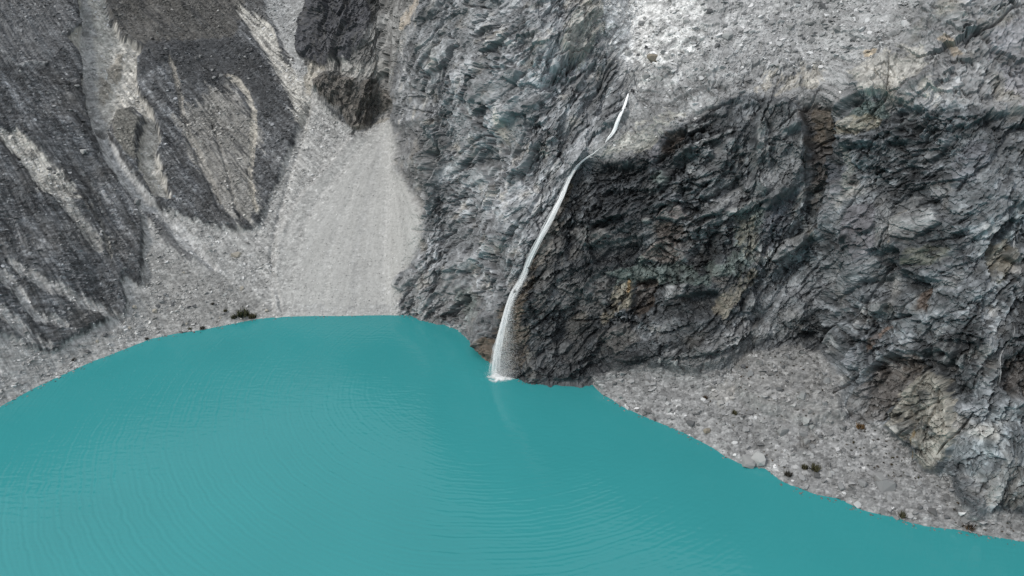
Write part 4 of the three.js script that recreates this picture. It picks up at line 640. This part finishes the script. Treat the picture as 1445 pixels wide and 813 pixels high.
// boulders that can be told apart
const NAMED = [
  [1056, 656, 26, 11, 'light', 'low flat grey boulder at the water edge against the tall pale boulder'],
  [1073, 655, 22, 19, 'pale', 'tall pale angular boulder at the water edge of the gravel shore'],
  [1252, 692, 27, 16, 'mid', 'large cracked grey boulder in the middle of the gravel shore'],
  [1243, 679, 20, 10, 'light', 'pale slab leaning behind the large cracked boulder on the gravel shore'],
  [1105, 616, 15, 13, 'light', 'pale rounded boulder with dark foot on the gravel shore, apart from the dark cluster'],
  [1138, 600, 15, 12, 'pale', 'pale block above the dark clustered stones on the gravel shore'],
  [1146, 605, 9, 8, 'pale', 'small pale block touching the larger pale block on the gravel shore'],
  [1139, 624, 12, 9, 'light', 'grey block in the dark clustered stones on the gravel shore'],
  [1146, 631, 10, 6, 'mid', 'low grey block under the dark clustered stones on the gravel shore'],
  [1133, 614, 11, 8, 'mid', 'grey block between the pale blocks and the dark clustered stones'],
  [998, 611, 11, 8, 'brown', 'small brown boulder on the gravel shore'],
  [974, 601, 12, 8, 'dark', 'dark boulder near the water on the gravel shore beside the brown one'],
  [945, 582, 9, 7, 'pale', 'bright white stone on the gravel shore'],
  [929, 533, 9, 5, 'light', 'light flat stone on the gravel shore close to the cliff foot'],
  [936, 512, 8, 8, 'light', 'upright pale block at the cliff foot above the gravel shore'],
  [960, 517, 8, 9, 'pale', 'pale narrow block wedged at the foot of the dark cliff'],
  [1188, 690, 14, 8, 'mid', 'grey flat boulder half sunk in the gravel shore'],
  [1217, 686, 13, 8, 'mid', 'grey boulder beside the large cracked boulder on the gravel shore'],
  [924, 88, 22, 11, 'brown', 'large brownish slab lying on the pale debris of the bench'],
  [931, 113, 13, 8, 'pale', 'pale boulder below the large brownish slab on the bench'],
  [1026, 53, 17, 10, 'pale', 'pale rounded boulder high on the bench of debris'],
  [892, 132, 10, 5, 'black', 'black wet slab at the top of the waterfall'],
  [881, 134, 8, 6, 'mid', 'grey block at the lip of the waterfall'],
  [887, 76, 12, 9, 'pale', 'bright pale block in the debris above the waterfall'],
  [915, 96, 11, 6, 'mid', 'grey block under the large brownish slab on the bench'],
  [1012, 68, 12, 7, 'dark', 'dark boulder on the bench near the pale rounded boulder'],
  [1187, 45, 16, 10, 'light', 'light slab in the bench debris above the brown chimney of the cliff'],
  [1142, 37, 12, 7, 'light', 'light block in the upper debris of the bench'],
  [1164, 14, 15, 9, 'dark', 'dark tilted boulder at the top of the bench'],
  [332, 361, 15, 7, 'tan', 'single large tan boulder on the debris below the moraine gullies'],
  [192, 289, 13, 9, 'mid', 'grey boulder at the foot of the dark moraine beside the gully'],
  [163, 548 - 38, 13, 7, 'light', 'pale flat boulder on the left shore close to the water'],
  [114, 219, 12, 5, 'pale', 'pale flat stone on the dark moraine face'],
];
for (const [x, y, w, h, t, l] of NAMED) boulder(x, y, w, h, t, l, undefined, 12 + Math.floor(rb() * 6));
// boulders only their place tells apart
function scatter(n, outline, w0, w1, tones, label, group) { const b = boxOf(outline); for (let k = 0, tries = 0; k < n && tries < 4000; tries++) { const x = lerp(b[0], b[2], rb()), y = lerp(b[1], b[3], rb()); if (!inside(outline, x, y)) continue; const w = w0 * Math.pow(w1 / w0, Math.pow(rb(), 1.7)); boulder(x, y, w, w * (.5 + .3 * rb()), tones[Math.floor(rb() * tones.length)], label, group); k++; } }
scatter(75, [[850, 40], [1000, 0], [1200, 0], [1240, 60], [1150, 75], [1050, 95], [960, 115], [900, 125], [870, 90]], 5, 12, ['light', 'pale', 'mid', 'light', 'dark'], 'angular grey block among the debris on the bench above the cliff', 'blocks on the bench');
scatter(22, [[1050, 60], [1230, 40], [1190, 95], [1100, 110], [1040, 100]], 4, 8, ['light', 'mid'], 'angular grey block among the debris on the bench above the cliff', 'blocks on the bench');
scatter(46, [[880, 535], [990, 545], [1100, 600], [1200, 620], [1290, 665], [1340, 690], [1340, 735], [1200, 700], [1080, 650], [950, 592], [870, 560]], 4, 9, ['light', 'pale', 'mid', 'mid', 'dark'], 'small grey boulder on the gravel shore below the dark cliff', 'small boulders on the gravel shore');
scatter(30, [[880, 530], [940, 525], [1000, 530], [1050, 505], [1110, 495], [1160, 505], [1185, 560], [1200, 595], [1240, 600], [1280, 640], [1250, 630], [1170, 600], [1080, 560], [980, 550]], 6, 14, ['light', 'mid', 'mid', 'dark'], 'fallen block at the foot of the dark cliff above the gravel shore', 'fallen blocks at the cliff foot');
scatter(36, [[205, 410], [260, 380], [330, 400], [385, 420], [380, 440], [260, 458], [160, 485], [60, 530], [10, 560], [5, 520], [120, 480]], 4, 9, ['light', 'mid', 'mid', 'dark', 'tan'], 'small boulder on the pale debris along the left shore', 'small boulders on the left shore');
scatter(26, [[205, 75], [370, 75], [385, 120], [300, 118], [240, 90]], 4, 8, ['light', 'mid', 'black', 'dark'], 'angular block in the black band of the moraine', 'blocks in the black moraine band');
scatter(34, [[0, 100], [100, 110], [170, 260], [190, 420], [120, 330], [0, 180]], 3.5, 7, ['light', 'mid', 'dark', 'dark'], 'small block lying on the dark moraine face', 'blocks on the dark moraine face');
// stones too many to count, in the colours of the ground they lie on
function stones(name, label, reg, density, s0, s1, pow, seed, test, bright = 1) {
  const r = rng(seed), cells = [], cum = []; let area = 0;
  for (let j = UNDER; j < ROWS - 1; j++) for (let i = 0; i < NX - 1; i++) { if (cellRegion[j * (NX - 1) + i] !== reg) continue; const v = j * NX + i; const k = test ? test(wpx[v], wpy[v], v) : 1; if (k <= 0) continue;
    const ax = BASE[(v + 1) * 3] - BASE[v * 3], ay = BASE[(v + 1) * 3 + 1] - BASE[v * 3 + 1], az = BASE[(v + 1) * 3 + 2] - BASE[v * 3 + 2], w = v + NX, bx = BASE[w * 3] - BASE[v * 3], by = BASE[w * 3 + 1] - BASE[v * 3 + 1], bz = BASE[w * 3 + 2] - BASE[v * 3 + 2];
    area += k * Math.hypot(ay * bz - az * by, az * bx - ax * bz, ax * by - ay * bx); cells.push(v); cum.push(area); }
  const n = Math.round(area * density), per = Math.ceil(n / pebbleShapes.length), m4 = new THREE.Matrix4(), e = new THREE.Euler(), c = new THREE.Color(), q = new THREE.Quaternion();
  pebbleShapes.forEach((shape, sh) => {
    const inst = new THREE.InstancedMesh(shape, pebbleMat, per);
    for (let k = 0; k < per; k++) {
      const t = r() * area; let lo = 0, hi = cum.length - 1; while (lo < hi) { const mid = (lo + hi) >> 1; if (cum[mid] < t) lo = mid + 1; else hi = mid; }
      const v = cells[lo], s = Math.min(s1, s0 * Math.pow(1 - r() * .995, -1 / pow)) / 2, fx = r(), fy = r();
      const P = (d) => { const a = POS[v * 3 + d], b = POS[(v + 1) * 3 + d], f = POS[(v + NX) * 3 + d]; return a + (b - a) * fx + (f - a) * fy; };
      m4.compose(new THREE.Vector3(P(0), P(1) + s * .12, P(2)), q.setFromEuler(e.set((r() - .5) * 1.2, r() * 6.28, (r() - .5) * 1.2)), new THREE.Vector3(s * (.8 + .5 * r()), s * (.7 + .5 * r()), s * (.8 + .5 * r()))); inst.setMatrixAt(k, m4);
      const g = bright * Math.exp((r() + r() - 1) * .75), w = .006; inst.setColorAt(k, c.setRGB(clamp(COL[v * 3] * g + w, 0, .6), clamp(COL[v * 3 + 1] * g + w, 0, .6), clamp(COL[v * 3 + 2] * g + w, 0, .6)));
    }
    inst.name = numbered(name); tag(inst, label, 'stones', null, 'stuff'); scene.add(shadows(inst));
  });
  return n;
}
const pebbleMat = new THREE.MeshStandardMaterial({ color: 0xffffff, roughness: .93 });
let total = 0;
total += stones('scree_stones', 'fine stones covering the pale scree fan', R_FAN, 6, .12, .5, 2.6, 11, (x, y) => .5 + .9 * sstep(300, 440, y), 1.1);
total += stones('moraine_stones', 'stones and blocks strewn over the dark moraine slope', MORAINE, 7, .2, 1.3, 2.4, 12, (x, y) => .25 + 1.0 * sstep(-.2, .4, noise(x / 40, y / 40, 3)), 1.35);
total += stones('shore_stones', 'grey stones covering the gravel shore', R_BEACH, 7, .18, 1.7, 1.85, 13, (x, y) => .35 + .8 * sstep(-.2, .3, noise(x / 30, y / 30, 5)), 1.05);
total += stones('bench_stones', 'broken stones covering the bench above the cliff', R_BENCH, 3.6, .24, 1.7, 2.1, 14, (x, y) => sstep(-.1, .35, noise(x / 45, y / 45, 7) + .5 * sstep(180, 60, y) - .05), 1.25);
{ // stones standing in the shallows along the shore, wet and dark
  const r = rng(77), n = 800, m4 = new THREE.Matrix4(), q = new THREE.Quaternion(), e = new THREE.Euler(), c = new THREE.Color(), inst = new THREE.InstancedMesh(pebbleShapes[1], pebbleMat, n);
  for (let k = 0; k < n; k++) { const i = Math.floor(r() * (NX - 1)), x = pxOf(i), [wx, wz] = onWater(x, shoreOf[i]), l = Math.hypot(wx, wz), off = (r() + r() - 1) * 1.6 + .1, s = .1 + .28 * Math.pow(r(), 2.5), g = .06 + .16 * r(); m4.compose(new THREE.Vector3(wx - wx / l * off, -.3 * s + .05 * r(), wz - wz / l * off), q.setFromEuler(e.set((r() - .5), r() * 6.28, (r() - .5))), new THREE.Vector3(s * 1.3, s, s * 1.1)); inst.setMatrixAt(k, m4); inst.setColorAt(k, c.setRGB(g, g, g * .96)); }
  inst.name = 'waterline_stones'; tag(inst, 'dark wet stones standing in the shallow water along the shore', 'stones', null, 'stuff'); scene.add(shadows(inst)); }
console.log('stones', total);
// tufts of grass and low shrubs
const tuftShapes = [];
{ const r = rng(808);
  for (let k = 0; k < 4; k++) { const pos = [], nor = []; for (let b = 0; b < 90; b++) { const a = r() * 6.28, l = .5 + .5 * r(), lean = .2 + .9 * r(), bx = (r() - .5) * .9, bz = (r() - .5) * .9, w = .05 + .05 * r(), tx = bx + Math.cos(a) * lean * l * .6, tz = bz + Math.sin(a) * lean * l * .6, ty = l * (1 - .35 * lean); const ca = Math.cos(a + 1.57) * w, sa = Math.sin(a + 1.57) * w; pos.push(bx - ca, 0, bz - sa, bx + ca, 0, bz + sa, tx, ty, tz); for (let q = 0; q < 3; q++) nor.push(Math.cos(a) * .5, .8, Math.sin(a) * .5); }
    const g = new THREE.BufferGeometry(); g.setAttribute('position', new THREE.Float32BufferAttribute(pos, 3)); g.setAttribute('normal', new THREE.Float32BufferAttribute(nor, 3)); tuftShapes.push(g); } }
const leaf = (r, g, b) => new THREE.MeshStandardMaterial({ color: new THREE.Color().setRGB(r, g, b), roughness: .95, side: THREE.DoubleSide });
const LEAF = { green: leaf(.055, .062, .026), olive: leaf(.085, .08, .035), brown: leaf(.1, .066, .036), rust: leaf(.19, .11, .04), dark: leaf(.05, .045, .032) };
function tuft(px, py, wide, tone, label, group, tall = 1) { const { p } = rest(px, py), m = p.distanceTo(camera.position) / FPX * wide, o = new THREE.Mesh(tuftShapes[Math.floor(rb() * 4)], LEAF[tone]); o.name = numbered(tone === 'green' ? 'shrub' : 'grass_tuft'); o.scale.set(m * .66, m * .62 * tall, m * .66); o.rotation.y = rb() * 6.28; o.position.copy(p); o.position.y -= .04; tag(o, label, tone === 'green' ? 'shrub' : 'grass tuft', group); scene.add(shadows(o)); }
tuft(343, 444, 22, 'green', 'largest dark green shrub at the water edge beside the scree fan');
tuft(356, 447, 14, 'olive', 'olive tuft at the water edge touching the largest dark green shrub');
tuft(331, 448, 12, 'green', 'small dark shrub beside the largest shrub on the left shore');
for (const [x, y, w, t] of [[285, 463, 9, 'dark'], [268, 464, 7, 'olive'], [207, 478, 6, 'dark'], [318, 438, 7, 'olive'], [105, 507, 7, 'dark'], [300, 428, 6, 'dark']]) tuft(x, y, w, t, 'low dark tuft among the stones of the left shore', 'tufts on the left shore');
tuft(1150, 661, 18, 'olive', 'wide olive tuft on the gravel shore past the tall pale boulder');
tuft(1136, 660, 12, 'olive', 'upright olive tuft beside the wide one on the gravel shore');
tuft(1112, 670, 13, 'dark', 'dark tuft near the water on the gravel shore before the wide olive tuft');
tuft(1274, 728, 14, 'olive', 'olive tuft at the water edge on the far end of the gravel shore');
tuft(1366, 745, 17, 'brown', 'brown tuft at the water edge under the last dark rock');
tuft(1214, 603, 13, 'rust', 'rust coloured tuft at the foot of the dark hollow');
tuft(1037, 585, 12, 'olive', 'olive tuft on the edge of the brown gravel bank');
tuft(996, 562, 9, 'brown', 'brown tuft on the tan patch of the gravel shore');
function tufts(n, outline, w0, w1, label, group) { const b = boxOf(outline); for (let k = 0, t = 0; k < n && t < 3000; t++) { const x = lerp(b[0], b[2], rb()), y = lerp(b[1], b[3], rb()); if (!inside(outline, x, y)) continue; tuft(x, y, lerp(w0, w1, rb() * rb()), ['brown', 'brown', 'dark', 'olive'][Math.floor(rb() * 4)], label, group, .8); k++; } }
tufts(60, [[1185, 600], [1240, 605], [1285, 650], [1300, 680], [1250, 670], [1190, 640]], 2.6, 5.5, 'tiny brown tuft on the gravel below the dark hollow', 'tufts below the hollow');
tufts(70, [[1040, 530], [1080, 505], [1160, 505], [1180, 590], [1100, 600], [1045, 585]], 2.6, 5.5, 'tiny brown tuft on the brown gravel bank', 'tufts on the gravel bank');
tufts(26, [[1320, 680], [1345, 672], [1360, 735], [1440, 740], [1440, 755], [1350, 745]], 2.6, 6, 'tiny brown tuft at the foot of the last rock by the water', 'tufts by the last rock');
tufts(24, [[990, 555], [1030, 560], [1050, 600], [1130, 650], [1110, 665], [1000, 600]], 2.6, 5, 'tiny brown tuft among the stones near the tall pale boulder', 'tufts near the pale boulder');
renderer.render(scene, camera);
